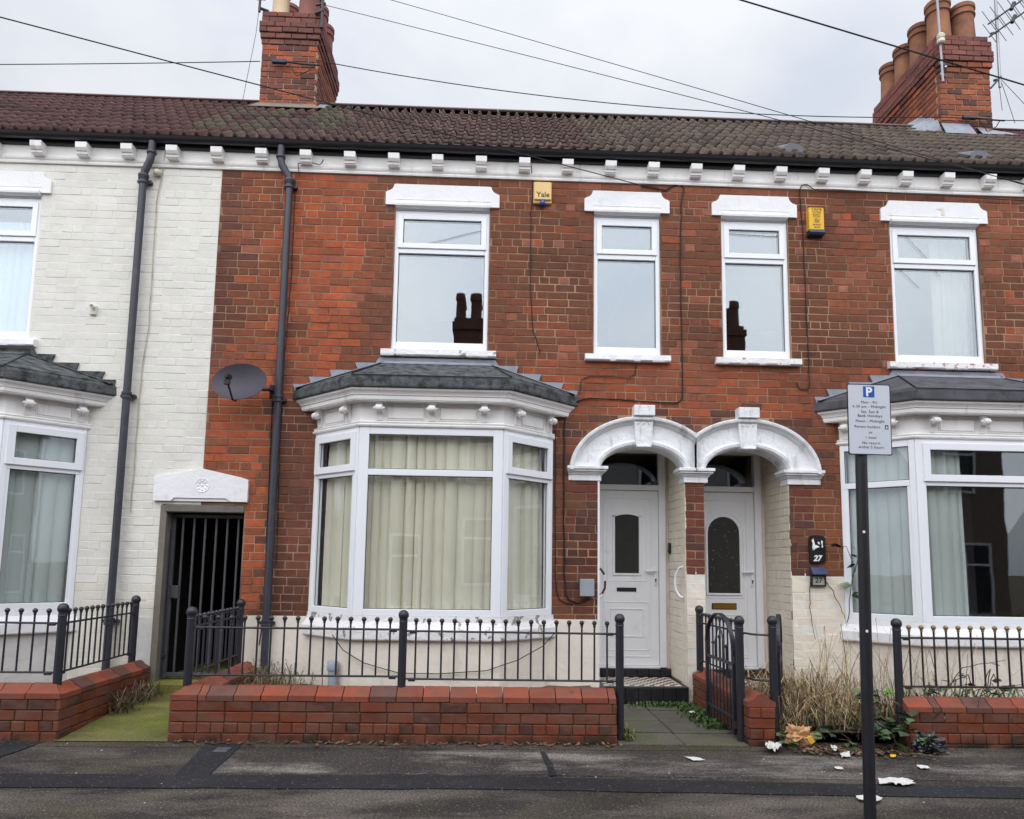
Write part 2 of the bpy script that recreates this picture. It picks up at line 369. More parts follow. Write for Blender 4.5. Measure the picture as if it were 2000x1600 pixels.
def ground_mat(name, c, speck, light=None, moss=None, wear=.6, rough=.92):
    m, nt, b = newmat(name)
    q = nt.nodes.new('ShaderNodeRGB'); q.outputs[0].default_value = c
    col = mulv(nt, q.outputs[0], ramp(nt, nnoise(nt, 1.2, 8, .66), .34, .66, .70, 1.28))
    if light: col = mixn(nt, mulf(nt, ramp(nt, nnoise(nt, .95, 8, .68, (.6, 1.7, 1), (2, 5, 0)), .48, .62), wear), col, light)
    if moss: col = mixn(nt, mulf(nt, ramp(nt, nnoise(nt, 1.7, 7, .65, None, (9, 2, 0)), .46, .66), .75), col, moss)
    s1 = nnoise(nt, 70, 3, .6)
    col = mulv(nt, col, ramp(nt, s1, .36, .64, 1-speck, 1+speck*1.2))
    col = mixn(nt, mulf(nt, ramp(nt, nnoise(nt, 52, 1, .5, None, (4, 4, 4)), .66, .72), .55*speck+.1), col, rgb(168, 160, 150))
    col = mixn(nt, mulf(nt, ramp(nt, nnoise(nt, 3.2, 8, .7, None, (1, 8, 3)), .58, .66), .55*speck), col, rgb(46, 42, 40))
    nt.links.new(col, b.inputs['Base Color']); b.inputs['Roughness'].default_value = rough; b.inputs['Specular IOR Level'].default_value = .25
    bump(nt, b, s1, .012)
    return m
M_ASPH = ground_mat('worn_asphalt', rgb(51, 46, 44), .58, rgb(102, 94, 87), rgb(72, 68, 54), .75)
M_ASPH2 = ground_mat('pale_worn_asphalt', rgb(61, 56, 53), .5, rgb(126, 119, 112), None, .9)
M_TAR = ground_mat('dark_tar', rgb(38, 38, 41), .20, rgb(46, 46, 49), None, .3)
M_ROAD = ground_mat('road_asphalt', rgb(72, 70, 70), .45, rgb(110, 106, 102), None, .5)
M_MOSSC = ground_mat('mossy_concrete', rgb(104, 100, 62), .26, rgb(142, 136, 66), rgb(92, 104, 36), .85)
M_FLAG = ground_mat('paving_flag', rgb(88, 84, 77), .16, rgb(106, 102, 92), rgb(84, 88, 48), .5)
M_SOIL = ground_mat('garden_soil', rgb(84, 70, 54), .35, rgb(120, 104, 78), rgb(66, 66, 34), .5)

# ------------------------------------------------------------------ ground: one sheet to the horizon, then the things laid on it
I4 = Matrix.Identity(4)
def sheet(name, pts, mat, z=0.0, parent=None):
    m = MB(); m.add([(x, y, z) for x, y in pts], [tuple(range(len(pts)))])
    return structure(m.build(name, mat, parent))
def patch(name, pts, mat, z):
    """a laid patch with slightly wandering edges and a real edge thickness"""
    out_ = []
    for a, b in zip(pts, pts[1:]+pts[:1]):
        n = max(1, int(math.hypot(b[0]-a[0], b[1]-a[1])/.12))
        for i in range(n):
            x, y = a[0]+(b[0]-a[0])*i/n, a[1]+(b[1]-a[1])*i/n; q = Vector((x*2.3, y*2.3, z*400)); h = Vector((x*9, y*9, z*300))
            out_.append((x+.012*mnoise.noise(q)+.005*mnoise.noise(h), y+.016*mnoise.noise(q+Vector((9, 0, 0)))+.006*mnoise.noise(h+Vector((5, 0, 0)))))
    return slab(name, out_, mat, .0008, z)
def slab(name, pts, mat, z0, z1, parent=None):
    m = MB(); m.prism(pts, z0, z1, lambda u, v, d: (u, v, d)); o = m.build(name, mat, parent)
    return structure(o)
sheet('ground', [(-300, -300), (300, -300), (300, 300), (-300, 300)], M_SOIL, -.16)
slab('road', [(-60, -11.0), (60, -11.0), (60, -4.55), (-60, -4.55)], M_ROAD, -.30, -.115)
mb = MB()
nx, ny = 60, 12
for (xa, xb, na) in ((-60, -8, 8), (-8, 8, 40), (8, 60, 8)):
    for i in range(na):
        for j in range(8):
            x0_, x1_ = xa+(xb-xa)*i/na, xa+(xb-xa)*(i+1)/na
            y0_, y1_ = -4.4+(4.4-1.55)*j/8, -4.4+(4.4-1.55)*(j+1)/8
            mb.quad((x0_, y0_, 0), (x1_, y0_, 0), (x1_, y1_, 0), (x0_, y1_, 0))
structure(mb.build('pavement', M_ASPH))
slab('opposite_pavement', [(-60, -14), (60, -14), (60, -11.15), (-60, -11.15)], M_ASPH, -.3, 0.0)
mb = MB()
for k in range(66): mb.cbox(-30+k*.92, -30+k*.92+.91, -4.55, -4.4, -.2, .004, .012)
structure(mb.build('kerb', M_CONC))
patch('pale_pavement_panel', [(.55, -2.60), (.53, -1.98), (3.2, -2.02), (4.4, -2.1), (4.6, -2.7)], M_ASPH2, .004)
patch('pale_pavement_panel', [(-1.93, -2.58), (-1.97, -1.95), (.50, -1.95), (.53, -2.58)], M_ASPH2, .004)
patch('tar_strip', [(-8, -2.94), (-3.3, -2.93), (.2, -2.925), (.55, -2.95), (3.9, -3.10), (8, -3.3), (8, -3.0), (3.85, -2.84), (.55, -2.66), (.2, -2.63), (-3.4, -2.62), (-8, -2.62)], M_TAR, .008)
patch('tar_strip', [(-2.165, -2.63), (-1.93, -2.63), (-1.985, -1.72), (-2.30, -1.72)], M_TAR, .0085)
patch('tar_strip', [(-3.95, -2.63), (-3.72, -2.63), (-3.62, -1.70), (-3.95, -1.70)], M_TAR, .0085)
patch('tar_strip', [(-8, -1.83), (-2.63, -1.84), (1.2, -1.86), (2.5, -1.86), (2.5, -1.70), (1.2, -1.69), (-2.63, -1.66), (-8, -1.66)], ground_mat('dirty_asphalt_edge', rgb(66, 58, 52), .4, rgb(96, 86, 74), rgb(58, 60, 34), .5), .0045)
patch('tar_crack', [(.50, -2.62), (.545, -2.62), (.55, -2.3), (.515, -1.95), (.48, -1.95), (.50, -2.3)], M_TAR, .0125)

# alley path with green growth, rising to a concrete threshold
mb = MB(); seg = 10
for j in range(seg):
    y0_, y1_ = -1.70+1.62*j/seg, -1.70+1.62*(j+1)/seg
    z0_, z1_ = .012+.10*(j/seg), .012+.10*((j+1)/seg)
    for i in range(4):
        xa, xb = -3.56+.93*i/4, -3.56+.93*(i+1)/4
        mb.quad((xa, y0_, z0_), (xb, y0_, z0_), (xb, y1_, z1_), (xa, y1_, z1_))
structure(mb.build('alley_path', M_MOSSC))
mb = MB(); mb.cbox(-3.60, -2.62, -.10, 5.3, .02, .225, .02); structure(mb.build('alley_threshold', M_MOSSC))

# front path of flags
mb = MB(); mb.box(1.17, 2.31, -1.72, -.02, -.06, .008); fp = structure(mb.build('front_path', M_SOIL))
ys = [-1.715, -1.30, -.84, -.34, -.02]
for (xa, xb) in ((1.175, 1.735), (1.75, 2.30)):
    for a, b in zip(ys[:-1], ys[1:]):
        zz = .018 + .03*((a+1.7)/1.7) + rng.uniform(-.004, .004)
        m = MB(); m.cbox(xa, xb, a+.006, b-.006, -.03, zz, .006, Matrix.Rotation(rng.uniform(-.003, .003), 4, 'Y'))
        m.build('flag', M_FLAG, fp)
# front gardens
def garden(name, xa, xb, z, mat=M_SOIL):
    m = MB(); n = 16
    for i in range(n):
        for j in range(8):
            def P(a, b):
                x = xa+(xb-xa)*a/n; y = -1.62+1.60*b/8
                return (x, y, z + .03*mnoise.noise(Vector((x*3, y*3, z))))
            m.quad(P(i, j), P(i+1, j), P(i+1, j+1), P(i, j+1))
    structure(m.build(name, mat))
garden('garden_soil', -8.0, -3.66, .20); garden('garden_soil', -2.52, 1.17, .22); garden('garden_soil', 2.50, 7.6, .10)

# ------------------------------------------------------------------ brickwork
def albedo(r, g, b): return tuple(x*.97 for x in rgb(r, g, b)[:3]) + (1.0,)
def lay(u0, u1, v0, v1, Lb, h, holes, colour, header=lambda k: k % 5 == 3, cuts=(), joint=.0105, jx=.008, r=rng):
    """courses of bricks as (u centre, v centre, length, height, colour)"""
    out = []; k = 0; v = v0
    while v < v1-.02:
        va, vb = v, min(v+h, v1)
        hd = header(k); step = Lb/2 if hd else Lb
        u = u0 - (0 if hd else (Lb/2 if k % 2 else 0)) + (r.uniform(-.03, .03) if hd else r.uniform(-.012, .012))
        spans = []
        while u < u1:
            st = step + r.uniform(-jx, jx)
            if not hd and r.random() < .07: st = Lb/2
            spans.append((u, u+st)); u += st
        hs = sorted(holes(va, vb))
        for a, b in spans:
            segs = [(max(a, u0), min(b, u1))]
            for ha, hb in hs:
                segs = [s for (p, q) in segs for s in ((p, min(q, ha)), (max(p, hb), q)) if s[1]-s[0] > 0]
            for c in cuts:
                segs = [s for (p, q) in segs for s in (((p, c), (c, q)) if p < c < q else ((p, q),))]
            for p, q in segs:
                if q-p < .035: continue
                uc, vc, ln = (p+q)/2, (va+vb)/2, q-p
                jn = joint(uc, vc) if callable(joint) else joint; ln -= jn
                out.append((uc, vc, ln, vb-va-jn, colour(uc, vc, hd, ln)))
        v += h; k += 1
    return out
BR_CACHE = {}
def brick_mesh(ln, h, dep, mat, ch=.005, wob=.0025):
    key = (round(ln, 2), round(h, 3), dep, mat.name, rng.randrange(3))
    if key not in BR_CACHE:
        m = MB(); m.cbox(-key[0]/2, key[0]/2, 0, dep, -h/2, h/2, ch)
        m.v = [(x+rng.uniform(-wob, wob), y+rng.uniform(-wob, wob)*.8, z+rng.uniform(-wob, wob)) for x, y, z in m.v]
        me = m.mesh('brick'); me.materials.append(mat); BR_CACHE[key] = me
    return BR_CACHE[key]
def place(bricks, parent, M, mat_o, mat_a, limit=300, dep=.05, proud=.004, name='brick', ch=.005, wob=.0025, rest='brickwork'):
    """the bricks that show largest as parts, the rest joined"""
    def size(b):
        p = M @ Vector((b[0], 0, b[1])); return -b[2]*b[3]/max((p-CAM_POS).length_squared, .1) * (1 if abs(p.x) < 5.9 else .02)
    bricks = sorted(bricks, key=size)
    for (u, v, ln, h, c) in bricks[:limit]:
        o = bpy.data.objects.new(name, brick_mesh(ln, h, dep, mat_o, ch, wob)); COL.objects.link(o)
        par(o, parent); o.matrix_basis = M @ Matrix.Translation((u, -proud+rng.uniform(-.0022, .0018), v)); o.color = c
    if len(bricks) > limit:
        m = MB()
        for (u, v, ln, h, c) in bricks[limit:]:
            m.cur = c; dy = -proud+rng.uniform(-.0022, .0018); n0 = len(m.v)
            m.cbox(u-ln/2, u+ln/2, dy, dep+dy, v-h/2, v+h/2, ch)
            m.v[n0:] = [tuple(M @ Vector((x+rng.uniform(-wob, wob), y+rng.uniform(-wob, wob)*.8, z+rng.uniform(-wob, wob)))) for x, y, z in m.v[n0:]]
        m.build(rest, mat_a, parent, stuff=True)

# ------------------------------------------------------------------ the terrace
X_CR, X_RR, X_END = -3.14, 2.36, 7.85      # party lines
Z_TOP = 6.035
WIN = {'cream': [(-6.26, -5.16)], 'red1': [(-1.12, -.02), (1.206, 1.989)], 'red2': [(2.72, 3.516), (4.758, 5.837)]}
BAYS = {'cream': -5.74, 'red1': -.585, 'red2': 5.36}
ARCHX = {'red1': 1.765, 'red2': 2.958}
AZ, AIA, AIB, AOA, AOB = 2.595, .485, .29, .835, .62

def arch_half(zz, a, b):
    d = 1-((zz-AZ)/b)**2
    return a*math.sqrt(d) if d > 0 else 0
def wall_holes(va, vb):
    H = []; vm_ = (va+vb)/2
    for ws in WIN.values():
        for a, b in ws:
            if 3.90 < vm_ < 5.66: H.append((a-.005, b+.005))
            if 5.70 < vm_ < 5.88: H.append((a-.04, b+.04))
    for cx in BAYS.values():
        if vm_ < 3.30: H.append((cx-1.31, cx+1.31))
        elif vm_ < 3.42: H.append((cx-1.45, cx+1.45))
    if vm_ < 2.17: H.append((-3.565, -2.655))
    elif vm_ < 2.46: H.append((-3.60, -2.67))
    for cx in ARCHX.values():
        if vm_ < 2.50: H.append((cx-.491, cx+.488))
        elif vm_ < AZ: H.append((cx-.80, cx+.80))
        else:
            w_ = arch_half(max(va, AZ), AOA-.03, AOB-.03)
            if w_ > 0: H.append((cx-w_, cx+w_))
    if vm_ < .93: H.append((X_CR, 1.30))
    if vm_ < 2.50: H.append((2.2, 2.5))
    return H
def red_colour(x, z, hd, ln):
    n = mnoise.noise(Vector((x*1.1, z*1.1, 3.3))); n2 = mnoise.noise(Vector((x*.55, z*.7, 9.1))); e = rng.uniform(-.18, .18)
    dull, mid, bright = albedo(113, 73, 56), albedo(136, 78, 56), albedo(178, 92, 60)
    dark, pink, pale = albedo(92, 62, 56), albedo(156, 92, 72), albedo(160, 102, 84)
    q = rng.random(); sm = lambda a_, b_, v: max(0., min(1., (v-a_)/(b_-a_)))
    t = .18+.30*n+.16*rng.gauss(0, 1)                       # how washed and bright this brick is
    dk = 0.                                                   # how sooted
    if x < 0 and z > 3.3 and x > -2.5:                        # water-washed orange patch left of the big window
        edge = -1.36-.10*(5.2-z)-.10*n2
        t = .80*sm(edge+.10, edge-.22, x)+.12+.15*rng.gauss(0, 1)
        if z < 4.15 and -2.3 < x < -1.3: t = max(t, .65*sm(-1.3, -1.8, x)+.2*rng.gauss(0, 1))
    if x <= -2.45:                                            # strip beside the painted house
        t = .42+.40*sm(4.1, 3.4, z)+.20*rng.gauss(0, 1)
        dk = .75*sm(-2.86, -3.02, x+.08*rng.gauss(0, 1))*sm(3.2, 3.9, z)
    if -2.42 < x < -1.90: dk = max(dk, (.62+.18*rng.gauss(0, 1))*sm(3.75, 3.3, z+.3*n2)*sm(-1.88, -2.05, x))
    if -2.34 < x < -2.0 and 3.4 < z < 4.3: dk = max(dk, .4+.2*rng.gauss(0, 1))
    t = max(0., min(1., t)); dk = max(0., min(.9, dk))
    c = mixc(dull, mid, min(1, t*2)) if t < .5 else mixc(mid, bright, t*2-1)
    if q < .06: c = pink
    c = mixc(c, dark, dk)
    if x > .6 and 3.22 < z < 3.86:                            # brighter repaired courses under the small windows
        c = mixc(mid, pink if q < .5 else bright, rng.uniform(.2, .9))
    if x > .1 and z > 5.75 and q < .5: c = mixc(c, mid if q < .3 else pink, .6)
    if x > .3 and z > 3.9 and hd and q < .16: c = pale if q < .1 else bright
    if (.90 < x < 1.30 or 2.2 < x < 2.5 or 3.46 < x < 3.78) and z < 2.5: c = dark if q < .30 else (albedo(110, 62, 52) if q < .8 else dull)
    if x > 3.5 and z < 3.2 and not (x < 3.78 and z < 2.5): c = mixc(dull, albedo(152, 88, 58), rng.uniform(.1, .9))
    if .7 < x < .92 and z < 3.2: c = mixc(mid, dull, rng.random())
    for cx in ARCHX.values():                                 # soot line over the arches
        if z > 2.5:
            d = math.hypot((x-cx)/(AOA+.06), (z-AZ)/(AOB+.06))
            if d < 1.16 and q < .6: c = mixc(dark, dull, .25)
    k = .97 + .26*n + .14*n2
    c = (c[0]*k, c[1]*k, c[2]*k, 1)
    return jit(c, .08)
def cream_colour(x, z, hd, ln):
    c = albedo(224, 222, 214) if z > 1.3 else albedo(218, 214, 203)
    return jit(c, .025)
def facade_colour(x, z, hd, ln):
    if x < X_CR: return cream_colour(x, z, hd, ln)
    if z < 1.476 and x > 2.2: return jit(albedo(230, 218, 200), .02)
    return red_colour(x, z, hd, ln)

def facade_wall(name, xa, xb, root, mat, holes):
    """mortar face with its openings, reveals, party walls, back wall and floors of one house"""
    m = MB(); Yb = .22
    xs = sorted({xa, xb} | {h[i] for h in holes for i in (0, 1) if xa < h[i] < xb}); zs = sorted({-.05, 6.2} | {h[i] for h in holes for i in (2, 3) if -.05 < h[i] < 6.2})
    ins = lambda x, z: any(h[0] < x < h[1] and h[2] < z < h[3] for h in holes)
    for i in range(len(xs)-1):
        for j in range(len(zs)-1):
            a, b, c, d = xs[i], xs[i+1], zs[j], zs[j+1]
            if ins((a+b)/2, (c+d)/2): continue
            m.quad((a, 0, c), (b, 0, c), (b, 0, d), (a, 0, d)); m.quad((b, Yb, c), (a, Yb, c), (a, Yb, d), (b, Yb, d))
            for (u, vv, w_) in ((a, a-1e-3, 0), (b, b+1e-3, 0)):
                if vv < xa or vv > xb or ins(vv, (c+d)/2): m.quad((u, 0, c), (u, Yb, c), (u, Yb, d), (u, 0, d))
            for (u, vv) in ((c, c-1e-3), (d, d+1e-3)):
                if ins((a+b)/2, vv): m.quad((a, 0, u), (b, 0, u), (b, Yb, u), (a, Yb, u))
    wall = m.build(name, mat, root)
    return wall
def shell(xa, xb, root, zf=.12):
    m = MB(); xa += .01; xb -= .01
    m.box(xa, xa+.1, .225, 5.3, 2.4 if abs(xa-X_CR) < .1 else -.05, 6.2); m.box(xb-.1, xb, .225, 5.3, 2.4 if abs(xb-X_CR) < .1 else -.05, 6.2)
    m.box(xa+.1, xb-.1, 5.1, 5.3, -.05, 6.2)
    m.box(xa+.1, xb-.1, .225, 5.1, 3.40, 3.55); m.box(xa+.1, xb-.1, .225, 5.1, 6.05, 6.15)
    return m.build('inner_shell', M_INNER, root)

H_CREAM = thing('terraced_house', 'cream painted brick house with grey stepped bay roof beside the barred alley', 'house', (-5.7, 0, 0))
H_RED = thing('terraced_house', 'red brick house with satellite dish and cream curtains across its bay', 'house', (-.4, 0, 0))
H_27 = thing('terraced_house', 'red brick house numbered 27 with oval door glass and overgrown garden', 'house', (5.0, 0, 0))
def hole_list(key, xa, xb):
    H = [(a, b, 3.90, 5.66) for a, b in WIN[key]]
    H.append((max(BAYS[key]-1.30, xa), min(BAYS[key]+1.30, xb), .80, 3.25))
    if key in ARCHX: H.append((ARCHX[key]-.49, ARCHX[key]+.487, -.05, 2.89))
    return H
W_CREAM = facade_wall('wall', -8.6, X_CR, H_CREAM, M_CMORTAR, hole_list('cream', -8.6, X_CR) + [(-3.56, X_CR, -.05, 2.13)])
W_RED = facade_wall('wall', X_CR, X_RR, H_RED, M_MORTAR, hole_list('red1', X_CR, X_RR) + [(X_CR, -2.66, -.05, 2.13)])
W_27 = facade_wall('wall', X_RR, X_END, H_27, M_MORTAR, hole_list('red2', X_RR, X_END))
# the 27 pier and reveal sides are painted cream below 1.48 m
bricks = lay(-7.4, 7.6, 0.0, Z_TOP-.002, .237, .09, wall_holes, facade_colour, cuts=(X_CR,), joint=lambda x, z: .0045 if x < X_CR else .003 if (z < 1.476 and x > 2.2) else .0085)
for k in range(28):                                       # the pier between the doors: stretcher, then two headers
    z = .045+.09*k; j = .003 if z < 1.476 else .0085
    if z > 2.475: break
    for xc_, ln_ in (((2.360, .211),) if k % 2 else ((2.308, .104), (2.4135, .105))):
        c = jit(albedo(230, 218, 204), .02) if z < 1.476 else jit(albedo(*((110, 62, 52) if rng.random() < .6 else (92, 62, 56) if rng.random() < .5 else (126, 68, 54))), .08)
        bricks.append((xc_, z, ln_-j*.6, .09-j, c))
MF = Matrix.Identity(4)
bc = [b for b in bricks if b[0] < X_CR]; br1 = [b for b in bricks if X_CR <= b[0] < X_RR]; br2 = [b for b in bricks if b[0] >= X_RR]
place(bc, W_CREAM, MF, M_PB_O, M_PB_A, 300, proud=.0024, wob=.0018, ch=.004)
place([b for b in br1 if not (b[1] < 1.476 and b[0] > 2.2)], W_RED, MF, M_BR_O, M_BR_A, 280)
place([b for b in br1 if b[1] < 1.476 and b[0] > 2.2], W_RED, MF, M_PB_O, M_PB_A, 40, proud=.003, wob=.003, ch=.005, name='painted_brick')
place([b for b in br2 if b[1] < 1.476], W_27, MF, M_PB_O, M_PB_A, 80, proud=.003, wob=.003, ch=.005, name='painted_brick', rest='painted_brickwork')
place([b for b in br2 if b[1] >= 1.476], W_27, MF, M_BR_O, M_BR_A, 300)
for xa, xb, H in ((-8.6, X_CR, H_CREAM), (X_CR, X_RR, H_RED), (X_RR, X_END, H_27)): shell(xa, xb, H)

# cream paint carried over the joints of the lower piers
for xa_, xb_, W_ in ((2.254, 2.3595, W_RED), (2.3605, 2.466, W_27), (3.449, 4.07, W_27)):
    m = MB(); m.box(xa_, xb_, -.0018, .002, .0, 1.474); m.build('paint_coat', M_CMORTAR, W_)
# alley tunnel
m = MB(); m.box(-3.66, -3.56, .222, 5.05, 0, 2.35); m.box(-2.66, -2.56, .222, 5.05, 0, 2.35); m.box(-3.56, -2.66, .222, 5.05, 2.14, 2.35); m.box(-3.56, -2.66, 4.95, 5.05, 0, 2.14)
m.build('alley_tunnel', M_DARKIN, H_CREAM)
# alley reveal painted/cement faced, timber head
m = MB(); m.box(-3.568, -3.50, -.012, .20, .0, 2.12); m.build('alley_jamb', M_CONC, W_CREAM)
m = MB(); m.cbox(-3.52, -2.66, -.02, .16, 2.045, 2.125, .008); m.build('alley_head', plain('weathered_timber', rgb(110, 104, 98), .8, .15, 12, dirt=rgb(70, 66, 62), dsc=8, damt=.5), W_CREAM)
# alley lintel with a rose
m = MB(); poly = [(-3.645, 2.165), (-3.45, 2.165), (-3.42, 2.20), (-2.86, 2.20), (-2.80, 2.165), (-2.625, 2.165), (-2.625, 2.41), (-2.70, 2.435), (-3.12, 2.525), (-3.55, 2.445), (-3.645, 2.43)]
m.prism(poly, -.045, .02, XZ()); m.prism([(-3.45, 2.165), (-2.80, 2.165), (-2.86, 2.20), (-3.42, 2.20)], -.028, .02, XZ())
al = m.build('alley_lintel', M_WHITE, H_CREAM)
m = MB()
for k in range(8):
    a = k*math.pi/4; m.ball((-3.12+.050*math.cos(a), -.036, 2.34+.050*math.sin(a)), .017, 8, 5)
m.ball((-3.12, -.038, 2.34), .017, 8, 5); m.lathe([(.082, -.002), (.082, .002), (.076, .004), (.072, .001)], (-3.12, -.045, 2.34), 24, (0, -1, 0))
m.build('rose', M_WHITE, al, smooth=True)

# plinth of the middle house, plaster of the cream house under its bay
for xa_, xb_ in ((-2.655, -1.89), (.72, 1.275)): m = MB(); m.box(xa_, xb_, -.016, .0, .0, .935); m.build('plinth', M_RENDER, W_RED)
m = MB(); m.box(-3.78, -3.568, -.014, 0, 0, .90); m.build('plinth', M_GRENDER, W_CREAM)

# ------------------------------------------------------------------ eaves: frieze, brackets, fascia, gutter, drainpipes
def eaves(key, xa, xb, root):
    m = MB()
    prof = [(0, 6.035), (-.025, 6.035), (-.030, 6.055), (-.022, 6.065), (-.035, 6.085), (-.040, 6.105), (-.018, 6.112), (-.018, 6.2485), (0, 6.2485)]
    m.prism(prof, xa, xb, lambda u, v, d: (d, u, v)); fz = m.build('frieze', M_TRIM, root)
    m = MB(); m.cbox(xa, xb, -.055, -.002, 6.250, 6.345, .003); m.build('fascia', M_BLACKPL, root)
    m = MB(); yc, zc = -.113, 6.340
    outp = [(yc-.054*math.cos(math.pi*k/8), zc-.060*math.sin(math.pi*k/8)) for k in range(9)]
    inn = [(yc-.047*math.cos(math.pi*k/8), zc-.053*math.sin(math.pi*k/8)) for k in range(8, -1, -1)]
    m.prism(outp+inn+[(yc-.058, zc+.006)], xa, xb, lambda u, v, d: (d, u, v))
    m.build('gutter', M_BLACKPL, root, smooth=True)
    for k in range(-1, 28):
        x = 5.948-.5066*k
        if not (xa+.03 <= x < xb+.03): continue
        m = MB()
        poly = [(-.0185, 6.104), (-.084, 6.104), (-.090, 6.114), (-.100, 6.120), (-.104, 6.146), (-.118, 6.150), (-.138, 6.180), (-.144, 6.240), (-.0185, 6.240)]
        m.prism(poly, x-.064, x+.064, lambda u, v, d: (d, u, v)); m.build('eaves_bracket', M_TRIM, fz)
eaves('cream', -8.6, X_CR, H_CREAM); eaves('red1', X_CR, X_RR, H_RED); eaves('red2', X_RR, X_END, H_27)

def drainpipe(root, xt, xw, zb):
    m = MB(); y = -.085
    m.tube([(xt, -.113, 6.285), (xt, -.113, 6.14), (xt+(xw-xt)*.15, -.110, 6.06), (xw-(xw-xt)*.15, -.09, 5.94), (xw, y, 5.88), (xw, y, 5.80)], .042, 14)
    m.tube([(xw, y, 5.82), (xw, y, zb)], .040, 14)
    for z, r in ((6.155, .050), (5.885, .054), (5.855, .050)): m.lathe([(r, -.018), (r+.004, -.01), (r+.004, .01), (r, .018)], (xt if z > 6 else xw, -.113 if z > 6 else y, z), 14)
    p = m.build('drainpipe', M_PIPE, root, smooth=True)
    for z in (5.83, 3.32, .86):
        m = MB(); m.lathe([(.046, -.04), (.054, -.035), (.054, -.012), (.047, -.008), (.047, .008), (.054, .012), (.054, .035), (.046, .04)], (xw, y, z), 14)
        m.box(xw-.075, xw+.075, -.055, -.004, z-.014, z+.014); m.lathe([(.02, 0), (.02, .03)], (xw+.065, -.03, z), 10, (0, -1, 0)); m.lathe([(.02, 0), (.02, .03)], (xw-.065, -.03, z), 10, (0, -1, 0))
        m.build('pipe_collar', M_PIPE, p, smooth=True)
    return p
drainpipe(H_CREAM, -3.905, -3.99, .30)
p2 = drainpipe(H_RED, -2.44, -2.335, .30)
m = MB(); m.lathe([(.052, .30), (.060, .31), (.060, .37), (.050, .40)], (-2.335, -.085, 0), 14); m.build('pipe_shoe', M_PIPE, p2, smooth=True)

# ------------------------------------------------------------------ upper windows
def frame_rect(m, x0, x1, z0, z1, w, y0, y1, M=None, wb=None, wt=None):
    wb = wb or w; wt = wt or w
    m.cbox(x0, x0+w, y0, y1, z0, z1, .004, M); m.cbox(x1-w, x1, y0, y1, z0, z1, .004, M)
    m.cbox(x0+w, x1-w, y0+.001, y1, z0, z0+wb, .004, M); m.cbox(x0+w, x1-w, y0+.001, y1, z1-wt, z1, .004, M)
def gasket(m, x0, x1, z0, z1, y, M=None, w=.007):
    m.box(x0, x1, y, y+.004, z0, z0+w, M); m.box(x0, x1, y, y+.004, z1-w, z1, M)
    m.box(x0, x0+w, y, y+.004, z0+w, z1-w, M); m.box(x1-w, x1, y, y+.004, z0+w, z1-w, M)
def upper_window(root, wall, x0, x1, head=True, sillx=(.10, .10), sillmat=M_PEEL, hole=False):
    z0, z1, zt = 3.945, 5.622, 5.135
    m = MB(); frame_rect(m, x0, x1, z0, z1, .05, .022, .10, wb=.10, wt=.06)
    m.cbox(x0+.05, x1-.05, .023, .10, zt-.028, zt+.028, .004)
    if head: m.cbox(x0-.002, x1+.002, .012, .08, z1+.004, z1+.05, .004)
    wdw = m.build('window', M_PVC, root)
    sx0, sx1, sz0, sz1 = x0+.035, x1-.035, zt+.03, z1-.045
    m = MB(); frame_rect(m, sx0, sx1, sz0, sz1, .062, .006, .07); m.build('sash', M_PVC, wdw)
    m = MB(); gasket(m, sx0+.060, sx1-.060, sz0+.060, sz1-.060, .026); gasket(m, x0+.048, x1-.048, z0+.098, zt-.026, .048); m.build('gasket', M_GASKET, wdw)
    m = MB(); m.box(sx0+.05, sx1-.05, .031, .051, sz0+.05, sz1-.05); m.build('pane', M_GLASSUP, wdw)
    m = MB(); m.box(x0+.04, x1-.04, .053, .073, z0+.09, zt-.02); m.build('pane', M_GLASSUP, wdw)
    # lintel with notched ears
    a, b, e = x0-.115, x1+.11, .115
    m = MB(); zl, zh = 5.672, 5.925
    ear = [(a, zl), (a, zh-.105), (a+.012, zh-.098)] + [(a+.010+.085*math.sin(t), zh-.085*math.cos(t)-.004) for t in (.12, .5, .9, 1.25, 1.5)] + [(a+.108, zh)]
    earr = [(a+b-u, v) for u, v in ear[::-1]]
    m.prism(ear + earr, -.030, .02, XZ())
    m.prism([(y, z) for y, z in ((-.031, 5.70), (-.052, 5.695), (-.058, 5.68), (-.055, 5.655), (-.030, 5.640), (.02, 5.640), (.02, 5.70))], a+.115, b-.115, lambda u, v, d: (d, u, v))
    m.prism([(a+.10, 5.735), (b-.10, 5.735), (b-.10, 5.741), (a+.10, 5.741)], -.034, -.02, XZ())
    l = m.build('lintel', M_WHITE, wall)
    if hole:
        m = MB(); cx_ = (a+b)/2+.08; m.prism([(cx_-.06, 5.83), (cx_+.0, 5.86), (cx_+.045, 5.85), (cx_+.05, 5.76), (cx_+.0, 5.755), (cx_+.01, 5.82)], -.0335, -.02, XZ()); m.build('broken_patch', M_RENDER, l)
    m = MB()
    n = 14
    for i in range(n):                                    # a slightly ragged old sill
        u0, u1 = a+.01+(b-a-.02)*i/n, a+.01+(b-a-.02)*(i+1)/n
        j = rng.uniform(-.004, .004)
        m.prism([(-.065+j, 3.862+j), (-.072, 3.875), (-.068+j, 3.935+j*.6), (-.02, 3.946), (.04, 3.948), (.04, 3.862)], u0, u1, lambda u, v, d: (d, u, v))
    m.build('sill', sillmat, wall)
upper_window(H_CREAM, W_CREAM, -6.26, -5.16, sillmat=M_WHITE)
upper_window(H_RED, W_RED, -1.12, -.02)
upper_window(H_RED, W_RED, 1.206, 1.989, sillmat=M_WHITE)
upper_window(H_27, W_27, 2.72, 3.516)
upper_window(H_27, W_27, 4.758, 5.837, sillmat=M_PEELRED, hole=True)

